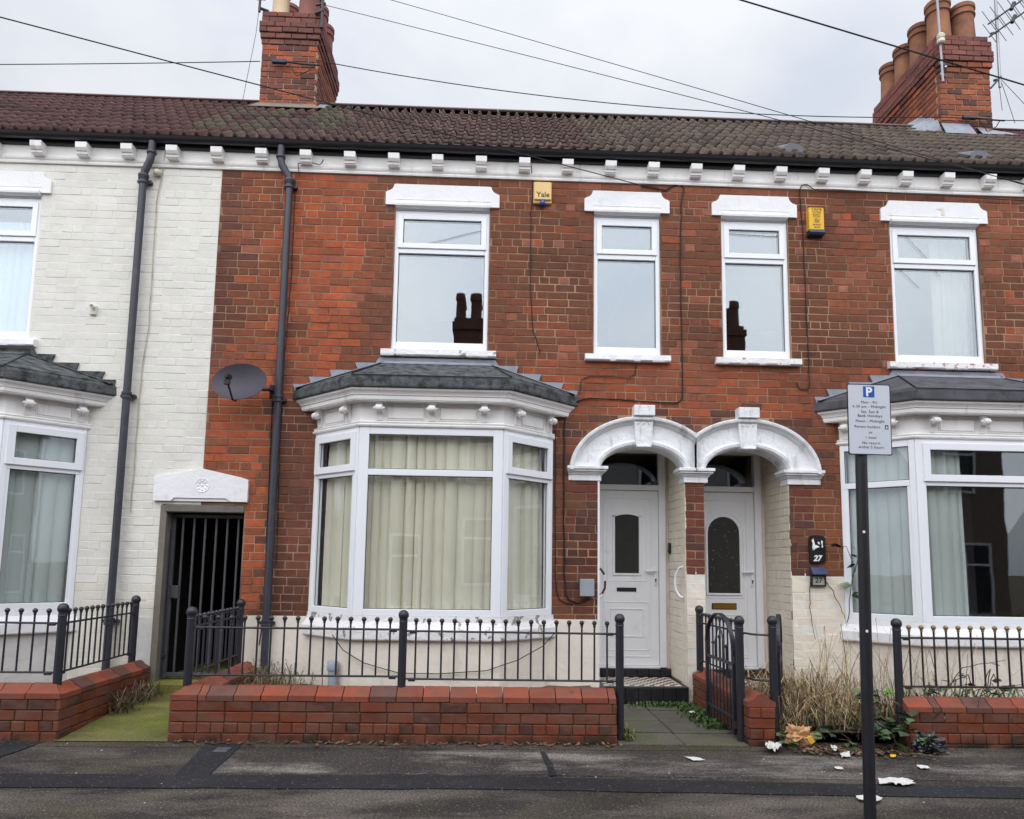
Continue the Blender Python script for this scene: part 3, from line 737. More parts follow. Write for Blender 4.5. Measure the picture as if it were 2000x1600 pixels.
def curtain(name, pts, z0, z1, mat, label, pleat=.03, wave=.09, group=None, cat='curtain', seed=1, th=.004):
    """cloth in overlapping vertical folds hung along a polyline in plan"""
    r = random.Random(seed); m = MB(); base = []
    for (a, b) in zip(pts[:-1], pts[1:]):
        a, b = Vector(a), Vector(b); ln = (b-a).length; d = (b-a)/ln; base.append((a, d, Vector((d.y, -d.x)), ln))
    tot = sum(x[3] for x in base)
    def P(s):
        for a, d, nn, ln in base:
            if s <= ln or (a, d, nn, ln) == base[-1]: return a+d*min(max(s, 0), ln), d, nn
            s -= ln
    folds = []; s = 0
    while s < tot:
        w_ = wave*r.uniform(.55, 1.5); folds.append((s, min(s+w_, tot), r.uniform(.4, 1.25), r.uniform(-.3, .3), r.choice((1, 1, 1, -1)))); s += w_
    rows = [0, .025, .25, .6, 1.0]; cols = []
    for (s0, s1, am, sw, sg) in folds:                # a fold: a flat front and a turned-under edge
        for u, dep in ((0, 0), (.12, .75), (.35, 1.0), (.62, .92), (.82, .55), (.94, .1), (.90, -.25)):
            uu = u if sg > 0 else 1-u
            cols.append((s0+(s1-s0)*uu, dep*am, sw)) if sg > 0 else cols.append((s0+(s1-s0)*(1-u) if False else s0+(s1-s0)*u, (dep if u > .2 else dep)*am*.6, sw))
    n = len(cols); vs = []
    for side in (0, 1):
        for t in rows:
            for (s_, dep, sw) in cols:
                p_, d, nn = P(s_); k = .55+.45*min(1, t*3)
                q = p_ + nn*(pleat*dep*k+side*-th) + d*(sw*.06*t)
                vs.append((q.x, q.y, z1+(z0-z1)*t))
    fs = []; R_ = len(rows)
    for side in (0, 1):
        for j in range(R_-1):
            for i in range(n-1):
                a = side*R_*n+j*n+i; fs.append((a, a+1, a+n+1, a+n))
    m.add(vs, fs); o = m.build(name, mat, None, smooth=True); return tag(o, label, cat, group)
def cloth(name, x0, x1, y, z0, z1, mat, label, **k): return curtain(name, [(x0, y), (x1, y)], z0, z1, mat, label, **k)
cloth('net_curtain', -6.2, -5.2, .17, 3.96, 5.40, M_NET, 'white net curtain in the upstairs window of the cream house', seed=3, pleat=.018)
def blind(x0, x1, y, z0, z1, label):
    m = MB(); m.box(x0, x1, y, y+.004, z0, z1); m.lathe([(.02, 0), (.02, x1-x0)], (x0, y, z1), 10, (1, 0, 0)); o = m.build('roller_blind', M_BLIND, None); tag(o, label, 'blind')
cloth('curtain', 5.36, 5.80, .20, 3.96, 5.58, plain('dim_beige_curtain', rgb(150, 140, 126), .95, .06, 2), 'dim beige curtain at the side of the upstairs window above the 27 bay', seed=6, pleat=.02)

# ------------------------------------------------------------------ bay windows
FH, BP = .755, .53
def plan(cx, hw, o):
    """left wall, left corner, right corner, right wall points of the bay pushed out by o"""
    L_ = math.hypot(hw-FH, BP); nxx, nyy = BP/L_, -(hw-FH)/L_
    xw = hw+o/nxx; yf = -(BP+o); xf = hw+(o-nyy*yf)/nxx
    return [Vector((cx-xw, 0)), Vector((cx-xf, yf)), Vector((cx+xf, yf)), Vector((cx+xw, 0))]
def sweep(m, cx, hw, prof, close=False):
    rows = [[(p.x, p.y, z) for p in plan(cx, hw, o)] for o, z in prof]; n = len(rows)
    vs = [p for r in rows for p in r]; fs = []
    for i in range(n if close else n-1):
        for k in range(3):
            a, b = i*4+k, ((i+1) % n)*4+k; fs.append((a, a+1, b+1, b))
    if close: fs += [tuple(i*4 for i in range(n)), tuple(i*4+3 for i in range(n-1, -1, -1))]
    m.add(vs, fs)
def segM(a, b):
    """matrix of a wall segment: local x along it, local y into the house, z up"""
    d = (b-a).normalized(); return Matrix(((d.x, -d.y, 0, a.x), (d.y, d.x, 0, a.y), (0, 0, 1, 0), (0, 0, 0, 1)))
ZB0, ZB1 = .985, 2.935
def bay(root, key, hw, sashes, trim, felt, base, sillmat, lead=True, curt=None):
    cx = BAYS[key]; P0 = plan(cx, hw, 0)
    m = MB(); sweep(m, cx, hw, [(0, -.05), (0, .75), (-.10, .75), (-.10, -.05)], True); by = m.build('bay_window', base, root)
    m = MB(); sweep(m, cx, hw, [(-.10, .742), (.045, .742), (.052, .755), (.056, .85), (.045, .87), (.02, .925), (.016, .984), (-.10, .984)], True); m.build('bay_sill', sillmat, by)
    # glazed fronts
    m = MB(); gk = MB()
    for si, (a, b) in enumerate(zip(P0[:-1], P0[1:])):
        M = segM(a, b); ln = (b-a).length; st = sashes[si]
        e0 = .060 if si else .05; e1 = .060 if si < 2 else .05
        if si == 1: e0 = e1 = .105
        zt = 2.465
        m.cbox(.002, e0, -.012, .06, ZB0, ZB1, .004, M); m.cbox(ln-e1, ln-.002, -.012, .06, ZB0, ZB1, .004, M)
        m.cbox(e0, ln-e1, -.010, .06, ZB0, ZB0+.068, .004, M); m.cbox(e0, ln-e1, -.010, .06, ZB1-.07, ZB1, .004, M); m.cbox(e0, ln-e1, -.010, .06, zt-.033, zt+.033, .004, M)
        lowx = (e0, ln-e1); z_lo, z_hi = ZB0+.068, zt-.033
        if si != 1:
            m.cbox(e0-.004, e0+.028, -.006, .055, z_lo, z_hi, .003, M); m.cbox(ln-e1-.028, ln-e1+.004, -.006, .055, z_lo, z_hi, .003, M); lowx = (e0+.028, ln-e1-.028)
        g = MB(); g.box(lowx[0]-.006, lowx[1]+.006, .024, .046, z_lo-.006, z_hi+.006, M); g.build('pane', M_GLASS, by)
        gasket(gk, lowx[0]-.001, lowx[1]+.001, z_lo-.001, z_hi+.001, .016, M)
        zs0, zs1 = zt+.012, ZB1-.04
        if st:
            s = MB(); frame_rect(s, e0-.025, ln-e1+.025, zs0, zs1, .075, -.034, .03, M); s.build('sash', M_PVC, by)
            gx = (e0+.05, ln-e1-.05); gz = (zs0+.075, zs1-.075)
        else: gx = (e0, ln-e1); gz = (zt+.033, ZB1-.07)
        g = MB(); g.box(gx[0]-.006, gx[1]+.006, .004, .024, gz[0]-.006, gz[1]+.006, M); g.build('pane', M_GLASS, by)
        gasket(gk, gx[0]-.001, gx[1]+.001, gz[0]-.001, gz[1]+.001, -.003, M)
    m.build('bay_frame', M_PVC, by); gk.build('gasket', M_GASKET, by)
    # moulding, frieze, cornice
    m = MB()
    sweep(m, cx, hw, [(-.08, 2.936), (.012, 2.936), (.030, 2.950), (.034, 2.965), (.022, 2.975), (.030, 2.992), (.018, 3.003), (0, 3.006), (0, 3.200), (-.08, 3.2)], True)
    m.build('frieze', trim, by)
    m = MB()
    sweep(m, cx, hw, [(-.08, 3.201), (.118, 3.201), (.118, 3.212), (.126, 3.212), (.128, 3.252), (.138, 3.258), (.140, 3.268), (.150, 3.285), (.170, 3.305), (.178, 3.335), (-.08, 3.335)], True)
    m.build('cornice', trim, by)
    def bracket(M, u):
        q = MB()
        q.prism([(0, 3.01), (-.018, 3.01), (-.022, 3.03), (-.024, 3.06), (-.040, 3.11), (-.060, 3.135), (-.062, 3.199), (0, 3.199)], u-.032, u+.032, lambda a, b, d: tuple(M @ Vector((d, a, b))))
        q.lathe([(.012, -.060), (.018, -.040), (.036, -.034), (.040, 0), (.036, .034), (.018, .040), (.012, .060)], M @ Vector((u, -.078, 3.130)), 10, M.to_3x3() @ Vector((1, 0, 0)))
        q.box(u-.036, u+.036, -.075, -.002, 3.185, 3.1995, M)
        q.build('scroll_bracket', trim, by, smooth=True)
    def panel(M, a, b):
        q = MB(); q.cbox(a, b, -.012, .01, 3.035, 3.155, .004, M)
        for (x0, x1, z0, z1) in ((a-.014, b+.014, 3.018, 3.026), (a-.014, b+.014, 3.164, 3.170), (a-.014, a-.006, 3.026, 3.164), (b+.006, b+.014, 3.026, 3.164)): q.box(x0, x1, -.010, .01, z0, z1, M)
        q.build('frieze_panel', trim, by)
    M1 = segM(P0[1], P0[2]); l1 = 2*FH
    for u in (.205, l1/2, l1-.205): bracket(M1, u)
    panel(M1, .29, l1/2-.085); panel(M1, l1/2+.085, l1-.29)
    for a, b in ((P0[0], P0[1]), (P0[2], P0[3])):
        M = segM(a, b); ln = (b-a).length
        bracket(M, .08 if a is P0[0] else .19); bracket(M, ln-.19 if a is P0[0] else ln-.08)
        panel(M, .17 if a is P0[0] else .28, ln-.28 if a is P0[0] else ln-.17)
    # felt roof: apron boards then the three slopes
    m = MB(); sweep(m, cx, hw, [(-.05, 3.325), (.185, 3.325), (.196, 3.332), (.200, 3.345), (.196, 3.425), (.186, 3.445), (.165, 3.458), (-.05, 3.458)], True); rf = m.build('bay_roof', felt, by)
    ap = plan(cx, hw, .172); top = [Vector((cx-.60, -.004)), Vector((cx+.60, -.004))]
    za, zt = 3.464, 3.79
    for i, poly in enumerate(([ap[0], ap[1], top[0]], [ap[1], ap[2], top[1], top[0]], [ap[2], ap[3], top[1]])):
        m = MB(); n = len(poly); zz = [za]*(n-(2 if i == 1 else 1)) + [zt]*(2 if i == 1 else 1)
        up = [(p.x, p.y if abs(p.y) > .01 else -.004, z+.0015*i) for p, z in zip(poly, zz)]; dn = [(x, y, z-.012) for x, y, z in up]
        m.add(up+dn, [tuple(range(n)), tuple(range(2*n-1, n-1, -1))]+[(k, k+n, (k+1) % n+n, (k+1) % n) for k in range(n)]); m.build('felt_sheet', felt, by)
    for a, b in ((ap[1], top[0]), (ap[2], top[1])):
        m = MB(); m.tube([(a.x, a.y, za+.006), (b.x, b.y, zt+.006)], .009, 6); m.build('hip_seam', M_GASKET, by)
    m = MB()
    q = plan(cx, hw, .196)
    m.tube([(q[1].x, q[1].y, 3.452), (q[2].x, q[2].y, 3.452)], .006, 6); m.build('apron_seam', M_GASKET, by)
    # stepped flashing let into the wall joints
    lm = M_LEAD if lead else felt; xe = abs(ap[3].x-cx)
    for s in (-1, 1):
        for k in range(4):
            ztop = 3.508+.09*k+rng.uniform(-.004, .004); f = lambda z: xe-(z-za)/(zt-za)*(xe-.60)
            xo = min(xe+.01, f(ztop-.09)-.02+rng.uniform(-.01, .02)); xi = f(ztop)-.16
            j = rng.uniform(.012, .035)
            poly = [(xo-j*.2, ztop-.088), (xo+j, ztop), (xi, ztop+.003), (xi-.10, ztop+.03), (xi-.12, ztop-.02)]
            m = MB(); m.prism([(cx+s*u, v) for u, v in poly], -.020-.003*k, -.0095, XZ()); m.build('flashing', lm, by)
    m = MB(); m.prism([(cx-.70, 3.775), (cx+.70, 3.775), (cx+.66, 3.842), (cx-.66, 3.842)], -.022, -.008, XZ())
    m.prism([(-.034, 3.795), (-.10, 3.752), (-.10, 3.760), (-.030, 3.803)], cx-.62, cx+.62, lambda u, v, d: (d, u, v)); m.build('flashing', lm, by)
    # lead soaker strips along the roof edge
    for s in (-1, 1):
        m = MB(); a = Vector((cx+s*xe, -.012, za+.004)); b = Vector((cx+s*.60, -.012, zt+.006)); d = Vector((s*.0, -.075, -.012))
        m.add([a, b, b+d, a+d, a-Vector((0,0,.01)), b-Vector((0,0,.01)), b+d-Vector((0,0,.01)), a+d-Vector((0,0,.01))], [(0,1,2,3),(7,6,5,4),(0,4,5,1),(1,5,6,2),(2,6,7,3),(3,7,4,0)])
        m.build('flashing', lm, by)
    return by
bay(H_RED, 'red1', 1.325, (1, 0, 1), M_TRIM, M_FELT, M_RENDER, M_PEEL)
bay(H_27, 'red2', 1.31, (0, 1, 0), M_TRIM, M_SLATE, M_RENDER, M_WHITE)
bay(H_CREAM, 'cream', 1.31, (1, 0, 1), M_TRIM, M_FELT, M_GRENDER, M_WHITE, lead=False)
def inset(key, hw, o): return [(p.x, p.y) for p in plan(BAYS[key], hw, o)]
q = inset('red1', 1.325, -.125); q = [(q[0][0]-.03, .05)]+q+[(q[3][0]+.03, .05)]
curtain('bay_curtain', q, 1.0, 2.93, M_CURT_C, 'cream pleated curtain drawn right across the middle bay window', pleat=.05, wave=.13, seed=5)
q = inset('red2', 1.31, -.105)
curtain('bay_curtain', [(q[0][0]-.03, .05), q[0], q[1], (q[1][0]+.52, q[1][1])], 1.0, 2.93, M_CURT_W, 'grey white curtain pulled to the left side of the 27 bay', pleat=.03, wave=.12, seed=8)
q = inset('cream', 1.31, -.105)
curtain('bay_curtain', [(q[2][0]-.25, q[2][1]), q[2], q[3], (q[3][0]+.03, .05)], 1.0, 2.90, M_CURT_W, 'pale curtain in the bay of the cream house', pleat=.03, wave=.12, seed=12)
# dim rooms behind the bays, each given an added pale wall to brighten it
for key, root in (('red1', H_RED), ('red2', H_27), ('cream', H_CREAM)):
    cx = BAYS[key]; m = MB(); m.box(cx-1.3, cx+1.3, .03, 2.0, .70, .74); m.build('room_floor', M_INNER, root); m = MB(); m.box(cx-1.4, cx+1.6, 2.0, 2.06, .70, 3.38); m.build('added_pale_wall', plain('grey_added_wall', rgb(150, 154, 156), .9, .06), root)

# ------------------------------------------------------------------ porches: arch, piers, doors, steps
def arch(root, key, clamp):
    cx = ARCHX[key]; n = 40
    prof = [(-.02, .22), (-.005, -.020), (.06, -.045), (.15, -.050), (.20, -.040), (.225, -.026), (.24, -.024), (.74, -.024), (.77, -.040), (.80, -.052), (.84, -.056), (.86, -.075), (.89, -.095), (.93, -.100), (.98, -.100), (1.0, -.092), (1.0, .01)]
    vs = []; fs = []
    for i in range(n+1):
        t = math.pi*i/n; ct, st = math.cos(t), math.sin(t)
        for s, y in prof:
            a = AIA+(AOA-AIA)*s; b = AIB+(AOB-AIB)*s
            x = cx+a*ct; z = AZ+b*st
            x = min(x, clamp-.0002) if key == 'red1' else max(x, clamp+.0002)
            vs.append((x, y, z))
    k = len(prof)
    for i in range(n):
        for j in range(k-1): fs.append((i*k+j, i*k+j+1, (i+1)*k+j+1, (i+1)*k+j))
    fs += [tuple(range(k)), tuple(range(n*k+k-1, n*k-1, -1))]
    m = MB(); m.add(vs, fs); ar = m.build('porch_arch', M_ARCH, root, smooth=True)
    m = MB(); m.cbox(cx-.118, cx+.118, -.145, 0, 3.215, 3.335, .006)
    m.prism([(cx-.112, 3.216), (cx+.112, 3.216), (cx+.088, 2.885), (cx-.088, 2.885)], -.085, .02, XZ())
    m.cbox(cx-.108, cx+.108, -.115, -.08, 3.165, 3.2145, .012); m.cbox(cx-.082, cx+.082, -.098, .05, 2.862, 2.886, .004)
    for d in (-.06, 0, .06): m.ball((cx+d, -.086, 3.135), .012, 8, 5)
    m.build('keystone', M_ARCH, ar)
    return ar
ar1 = arch(H_RED, 'red1', X_RR); ar2 = arch(H_27, 'red2', X_RR)
def impost(parent, x0, x1, l, r, yb):
    m = MB()
    for z0, z1, e in ((2.478, 2.545, .020), (2.545, 2.562, .034), (2.562, 2.580, .048), (2.580, 2.604, .070), (2.604, 2.640, .088)):
        m.cbox(x0-e*l, x1+e*r, -e, yb, z0, z1-.0005, .004)
    m.build('impost', M_ARCH, parent)
impost(ar1, .93, 1.275, .3, 1, .19); impost(ar1, 2.253, 2.487, 1, .0, .19); impost(ar2, 3.447, 3.80, 1, .4, .19)
m = MB()
for z0, z1, e in ((2.478, 2.545, .020), (2.545, 2.562, .034), (2.562, 2.580, .048), (2.580, 2.604, .070), (2.604, 2.640, .088)): m.cbox(2.4875, 2.4875+e, -e, .19, z0, z1-.0005, .004)
m.build('impost', M_ARCH, ar2)

def porch(root, x0, x1, zf, pier_l, pier_r):
    m = MB()
    m.box(pier_l, x0, .222, .86, -.05, 3.02); m.box(x1, pier_r, .222, .86, -.05, 3.02); m.box(x0, x1, .222, .86, 2.985, 3.10)
    m.box(x1-.0015, x1+.02, .003, .221, -.05, 2.9)
    pw = m.build('porch_wall', M_CMORTAR, root)
    # painted brick return on the side the street sees
    MR = Matrix(((0, 1, 0, x1), (1, 0, 0, 0), (0, 0, 1, 0), (0, 0, 0, 1)))
    def col(u, v, hd, ln): return jit(albedo(228, 218, 202) if v < 1.7 else albedo(218, 208, 190), .02)
    place(lay(.0, .74, zf, 2.98, .237, .09, lambda a, b: [], col, joint=.003), pw, MR, M_PB_O, M_PB_A, 300, dep=.02, proud=.0075, wob=.0012, ch=.004, name='painted_brick')
    return pw
porch(H_RED, 1.274, 2.252, .24, 1.17, 2.3575); porch(H_27, 2.468, 3.447, .24, 2.3625, 3.56)
m = MB(); m.box(1.255, 1.277, -.010, .22, .0, 2.48); m.build('pier_edge', M_PVCOLD, W_RED)

def mould(m, x0, x1, z0, z1, y, w=.011, d=.008, arch_h=0):
    for a, b, c, e in ((x0, x1, z0, z0+w), (x0, x0+w, z0+w, z1), (x1-w, x1, z0+w, z1)): m.cbox(a, b, y-d, y+.004, c, e, .003)
    if not arch_h: m.cbox(x0+w, x1-w, y-d, y+.004, z1-w, z1, .003)
    else:
        n = 10; cx_ = (x0+x1)/2; hw_ = (x1-x0)/2
        for i in range(n):
            f = lambda t: (cx_-hw_*math.cos(math.pi*t), z1+arch_h*math.sin(math.pi*t)) if arch_h > .1 else (x0+(x1-x0)*t, z1+arch_h*math.sin(math.pi*t))
            g = lambda t: (cx_-(hw_-w)*math.cos(math.pi*t), z1+(arch_h-w)*math.sin(math.pi*t)) if arch_h > .1 else (x0+(x1-x0)*t, z1-w+arch_h*math.sin(math.pi*t))
            a, b, c, e = f(i/n), f((i+1)/n), g((i+1)/n), g(i/n)
            m.prism([a, b, c, e], y-d, y+.004, XZ())
def door(root, x0, x1, kind):
    """x0, x1: outer frame; leaf inside it"""
    Y = .74; zb, zt = .325, 2.985; lx0, lx1 = x0+.065, x1-.085; lz0, lz1 = .345, 2.455; c = (lx0+lx1)/2
    m = MB(); m.cbox(lx0, lx1, Y, Y+.05, lz0, lz1, .004)
    mould(m, lx0+.095, lx1-.095, lz0+.10, lz1-.095, Y)
    dr = m.build('front_door', M_PVCOLD, root)
    m = MB(); m.cbox(x0, lx0-.004, Y-.035, Y+.06, zb, zt, .004); m.cbox(lx1+.004, x1, Y-.035, Y+.06, zb, zt, .004)
    m.cbox(lx0-.004, lx1+.004, Y-.034, Y+.06, 2.46, 2.525, .004); m.cbox(lx0-.004, lx1+.004, Y-.034, Y+.06, 2.93, zt, .004); m.cbox(lx0-.004, lx1+.004, Y-.045, Y+.06, zb-.01, .343, .004)
    m.build('door_frame', M_PVCOLD, dr)
    m = MB(); m.box(lx0-.006, lx1+.006, Y, Y+.02, 2.523, 2.932); m.build('transom_pane', M_GLASS, dr)
    d = MB(); mm = MB()
    if kind == 'plain':
        gx0, gx1, gz0, gz1 = c-.145, c+.145, 1.445, 2.13
        n = 8; poly = [(gx0, gz0), (gx1, gz0), (gx1, gz1)]+[(gx1-(gx1-gx0)*i/n, gz1+.035*math.sin(math.pi*i/n)) for i in range(1, n)]+[(gx0, gz1)]
        d.prism(poly, Y-.006, Y+.01, XZ()); mould(mm, gx0-.028, gx1+.028, gz0-.028, gz1+.02, Y, .024, .016, .035); mould(mm, gx0-.10, gx1+.10, gz0-.10, gz1+.11, Y, .010, .006, .05)
        mould(mm, c-.27, c+.27, .52, 1.10, Y, .010, .007); mould(mm, c-.20, c+.20, .68, 1.02, Y, .012, .010)
        lb = MB(); lb.cbox(c-.125, c+.115, Y-.012, Y+.004, 1.222, 1.270, .004); lb.build('letterbox', M_BLACKPL, dr)
    else:
        gx0, gx1, gz0, gz1 = c-.195, c+.195, 1.22, 1.955; n = 16
        poly = [(gx0, gz0), (gx1, gz0)]+[(c+.195*math.cos(math.pi*i/n), gz1+.195*math.sin(math.pi*i/n)) for i in range(n+1)]
        d.prism(poly, Y-.006, Y+.01, XZ()); mould(mm, gx0-.026, gx1+.026, gz0-.026, gz1, Y, .024, .018, .221); mould(mm, gx0-.06, gx1+.06, gz0-.06, gz1, Y, .010, .008, .255)
        mould(mm, c-.27, c+.27, .48, .96, Y, .010, .007)
        lb = MB(); lb.cbox(c-.155, c+.150, Y-.010, Y+.004, 1.022, 1.098, .004); lb.build('letterbox_surround', M_BLACKPL, dr)
        lb = MB(); lb.cbox(c-.145, c+.140, Y-.016, Y-.004, 1.034, 1.086, .004); lb.build('letterbox', M_BRASS, dr)
        r_ = random.Random(4); orn = MB()
        for i in range(34):                              # faint etched sprigs in the dark glass
            t = r_.uniform(0, 1); px_ = c+r_.gauss(0, .055) if i < 20 else c+r_.choice((-1, 1))*r_.uniform(.12, .17); pz_ = 1.28+t*.78
            s_ = r_.uniform(.006, .014); orn.prism([(px_-s_, pz_), (px_, pz_+s_*.5), (px_+s_, pz_+.2*s_), (px_, pz_-s_*.6)], Y-.008, Y-.005, XZ())
        orn.build('etched_sprig', plain('etched_glass', rgb(104, 106, 104), .4, .1), dr)
    d.build('door_pane', M_GLASSDK, dr); mm.build('door_moulding', M_PVCOLD, dr)
    h = MB(); h.box(x1+.002, x1+.06, Y+.0, Y+.06, zb-.01, zt); h.build('frame_packing', M_RENDER, dr)
    h = MB(); h.cbox(lx1-.055, lx1-.028, Y-.022, Y, 1.30, 1.52, .006); h.cbox(lx1-.175, lx1-.03, Y-.052, Y-.030, 1.466, 1.490, .006); h.cbox(lx1-.052, lx1-.032, Y-.05, Y-.01, 1.464, 1.492, .004); h.build('door_handle', M_PVC, dr)
    h = MB(); h.lathe([(.011, 0), (.011, .004)], (lx1-.041, Y-.022, 1.37), 10, (0, -1, 0)); h.box(lx1-.046, lx1-.036, Y-.0265, Y-.02, 1.335, 1.37); h.build('keyhole', M_GASKET, dr)
    return dr
door(H_RED, 1.277, 2.205, 'plain'); door(H_27, 2.472, 3.398, 'oval')
# hall walls beyond the transoms
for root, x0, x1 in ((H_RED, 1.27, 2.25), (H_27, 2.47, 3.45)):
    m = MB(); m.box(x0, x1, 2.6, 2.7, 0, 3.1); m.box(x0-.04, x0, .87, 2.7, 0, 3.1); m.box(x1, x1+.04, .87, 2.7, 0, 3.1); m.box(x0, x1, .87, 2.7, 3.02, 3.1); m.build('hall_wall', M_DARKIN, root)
# tiled steps
def steps(root, x0, x1, z0, z1):
    m = MB(); m.box(x0, x1, -.055, .72, -.05, z1-.008); m.box(x0, x1, .665, .72, z1-.008, .315); st = m.build('doorstep', M_TILEBLK, root)
    n = 7; wd = (x1-x0)/n
    for i in range(n):
        m = MB(); m.cbox(x0+i*wd+.003, x0+(i+1)*wd-.003, -.066, -.050, z0, z1-.012, .003); m.build('tile', M_TILEBLK, st)
        m = MB(); m.cbox(x0+i*wd+.003, x0+(i+1)*wd-.003, .652, .668, z1+.004, .312, .003); m.build('tile', M_TILEBLK, st)
    m = MB(); bx0, bx1, by0, by1 = x0+.06, x1-.07, .03, .64; na, nb = 15, 9
    for i in range(na):
        for j in range(nb):
            m.cur = rgb(40, 38, 40) if (i+j) % 2 else rgb(216, 200, 184)
            w_, h_ = (bx1-bx0)/na, (by1-by0)/nb; m.cbox(bx0+i*w_+.0015, bx0+(i+1)*w_-.0015, by0+j*h_+.0015, by0+(j+1)*h_-.0015, z1-.012, z1-.001, .001)
    m.cur = rgb(210, 196, 182); m.box(bx0-.02, bx1+.02, by0-.02, by0-.004, z1-.012, z1-.001); m.box(bx1+.004, bx1+.02, by0-.004, by1, z1-.012, z1-.001)
    m.cur = rgb(52, 48, 48); m.cbox(x0, x1, -.066, by0-.022, z1-.012, z1, .003); m.box(bx1+.022, x1, by0-.02, .65, z1-.012, z1-.001)
    m.build('chequer_tiles', M_CHECK, st, stuff=True)
steps(H_RED, 1.276, 2.250, .055, .225); steps(H_27, 2.470, 3.445, .055, .225)

# ------------------------------------------------------------------ roofs
EY, EZ, RY, RZ = -.105, 6.348, 2.60, 8.575
RP = math.atan2(RZ-EZ, RY-EY); RLEN = math.hypot(RZ-EZ, RY-EY); NR = 10; GA = RLEN/NR; TW = .283
def roof_pt(s, h=0): return (EY+s*math.cos(RP)-h*math.sin(RP), EZ+s*math.sin(RP)+h*math.cos(RP))
def tile_mesh():
    m = MB(); n = 16; th = .030; ln = GA+.075; vs = []
    def hgt(t):                                      # two rolls and two pans across a tile
        u = (t*2) % 1.0
        return .058*max(0, math.sin(math.pi*min(1, u/.5)))**.8 if u < .5 else -.003
    for (yy, zz, dz) in ((0, .018, 0), (0, .018, -th), (ln, .0, 0)):
        for i in range(n+1):
            t = i/n; vs.append((-TW/2-.006+(TW+.012)*t, yy, zz+hgt(t)+dz))
    k = n+1; fs = []
    for i in range(n):
        fs.append((i, i+1, 2*k+i+1, 2*k+i)); fs.append((k+i, k+i+1, i+1, i))
    fs += [(0, 2*k, k), (n, k+n, 2*k+n)]
    m.add(vs, fs); me = m.mesh('tile'); me.materials.append(M_TILE_O)
    me.polygons.foreach_set('use_smooth', [len(p.vertices) == 4 and i % 2 == 0 for i, p in enumerate(me.polygons)]); return me
TILE = tile_mesh()
TROT = Matrix.Rotation(RP, 4, 'X')
def tile_colour(x, r):
    n = mnoise.noise(Vector((x*.8, r*.5, 2.2)))
    if x < -3.2+.35*r*.33: c = (82, 57, 54) if rng.random() < .8 else (68, 49, 47)
    elif x < 1.3+.2*n: c = (78, 61, 57) if rng.random() < .75 else (94, 75, 68)
    else: c = (90, 78, 70) if rng.random() < .75 else (76, 66, 60)
    if -3.6 < x < -1.9 and r > 2-1.5*n and n > -.25: c = (82, 76, 62) if rng.random() < .6 else c
    return jit(albedo(*c), .12)
def roof(root, xa, xb, ridge_mat, rows=NR, zoff=0.0, hide=()):
    m = MB()
    y0, z0 = roof_pt(-.0, -.03); y1, z1 = RY, RZ-.03
    sec = [(y0, z0+zoff), (y1, z1+zoff), (5.45, 6.2+zoff), (5.3, 6.12+zoff), (y1, z1-.14+zoff), (y0+.15, z0-.06+zoff)]
    m.prism(sec, xa, xb, lambda u, v, d: (d, u, v)); rf = m.build('roof', M_OPPROOF, root)
    nc = int(round((xb-xa)/TW)); step = (xb-xa)/nc
    for r in range(rows):
        for c in range(nc):
            x = xa+step*(c+.5)
            if any(a < x < b and r >= k for a, b, k in hide): continue
            if x < -8.1 or x > 9.6: continue
            yy, zz = roof_pt(r*GA-.045, 0.004)
            o = bpy.data.objects.new('tile', TILE); COL.objects.link(o); o.parent = rf
            o.matrix_basis = Matrix.Translation((x+rng.uniform(-.006, .006), yy+rng.uniform(-.004, .004), zz+zoff+rng.uniform(-.002, .003))) @ Matrix.Rotation(rng.gauss(0, .005), 4, 'Z') @ Matrix.Rotation(RP+rng.uniform(-.008, .002), 4, 'X'); o.color = tile_colour(x, r)
    n = int((xb-xa)/.45); st = (xb-xa)/n
    for i in range(n):
        x = xa+st*i
        if any(a-.1 < x+st/2 < b+.1 for a, b, k in hide) or x < -8.3 or x > 9.7: continue
        m = MB(); pr = [(RY-.13+.26*t-0, RZ+zoff+.005+.085*math.sin(math.pi*t)) for t in [k/8 for k in range(9)]]
        inn = [(RY+(y-RY)*.85, z-.016) for y, z in pr[::-1]]
        m.prism(pr+inn, x+.003, x+st-.003, lambda u, v, d: (d, u, v)); o = m.build('ridge_tile', ridge_mat, rf, smooth=True)
    return rf
M_RIDGE = plain('ridge_clay', rgb(96, 82, 78), .9, .15, 6, 60, .003, dirt=rgb(120, 112, 100), dsc=5, damt=.5)
M_RIDGE2 = plain('ridge_clay_red', rgb(92, 62, 62), .9, .15, 6, 60, .003)
CH1 = (-3.55, -2.70, 2.25, 3.55); CH2 = (6.98, 7.80, 2.20, 4.02)
R_CREAM = roof(H_CREAM, -8.6, X_CR, M_RIDGE2, hide=((CH1[0]-.02, CH1[1]+.02, 8),))
R_RED = roof(H_RED, X_CR, X_RR, M_RIDGE, hide=((CH1[0]-.02, CH1[1]+.02, 8),))
R_27 = roof(H_27, X_RR, X_END, M_RIDGE, hide=((CH2[0]-.02, CH2[1]+.02, 8),))
H_END = thing('terraced_house', 'red tiled house showing only its roof beyond the right-hand chimney', 'house', (10.5, 0, 0))
m = MB(); m.box(X_END+.02, 13.3, 0, .22, -.05, 6.2); m.box(X_END+.02, 13.3, 5.1, 5.3, -.05, 6.2); m.box(13.1, 13.3, .22, 5.1, -.05, 6.2); m.box(X_END+.02, X_END+.12, .22, 5.1, -.05, 6.2); m.build('wall', plain('plain_red_brick', rgb(126, 72, 56), .9, .15, 9), H_END)
_tc = tile_colour
def tile_colour(x, r): return jit(albedo(84, 60, 58), .13)
roof(H_END, X_END, 13.3, M_RIDGE2, zoff=.0)
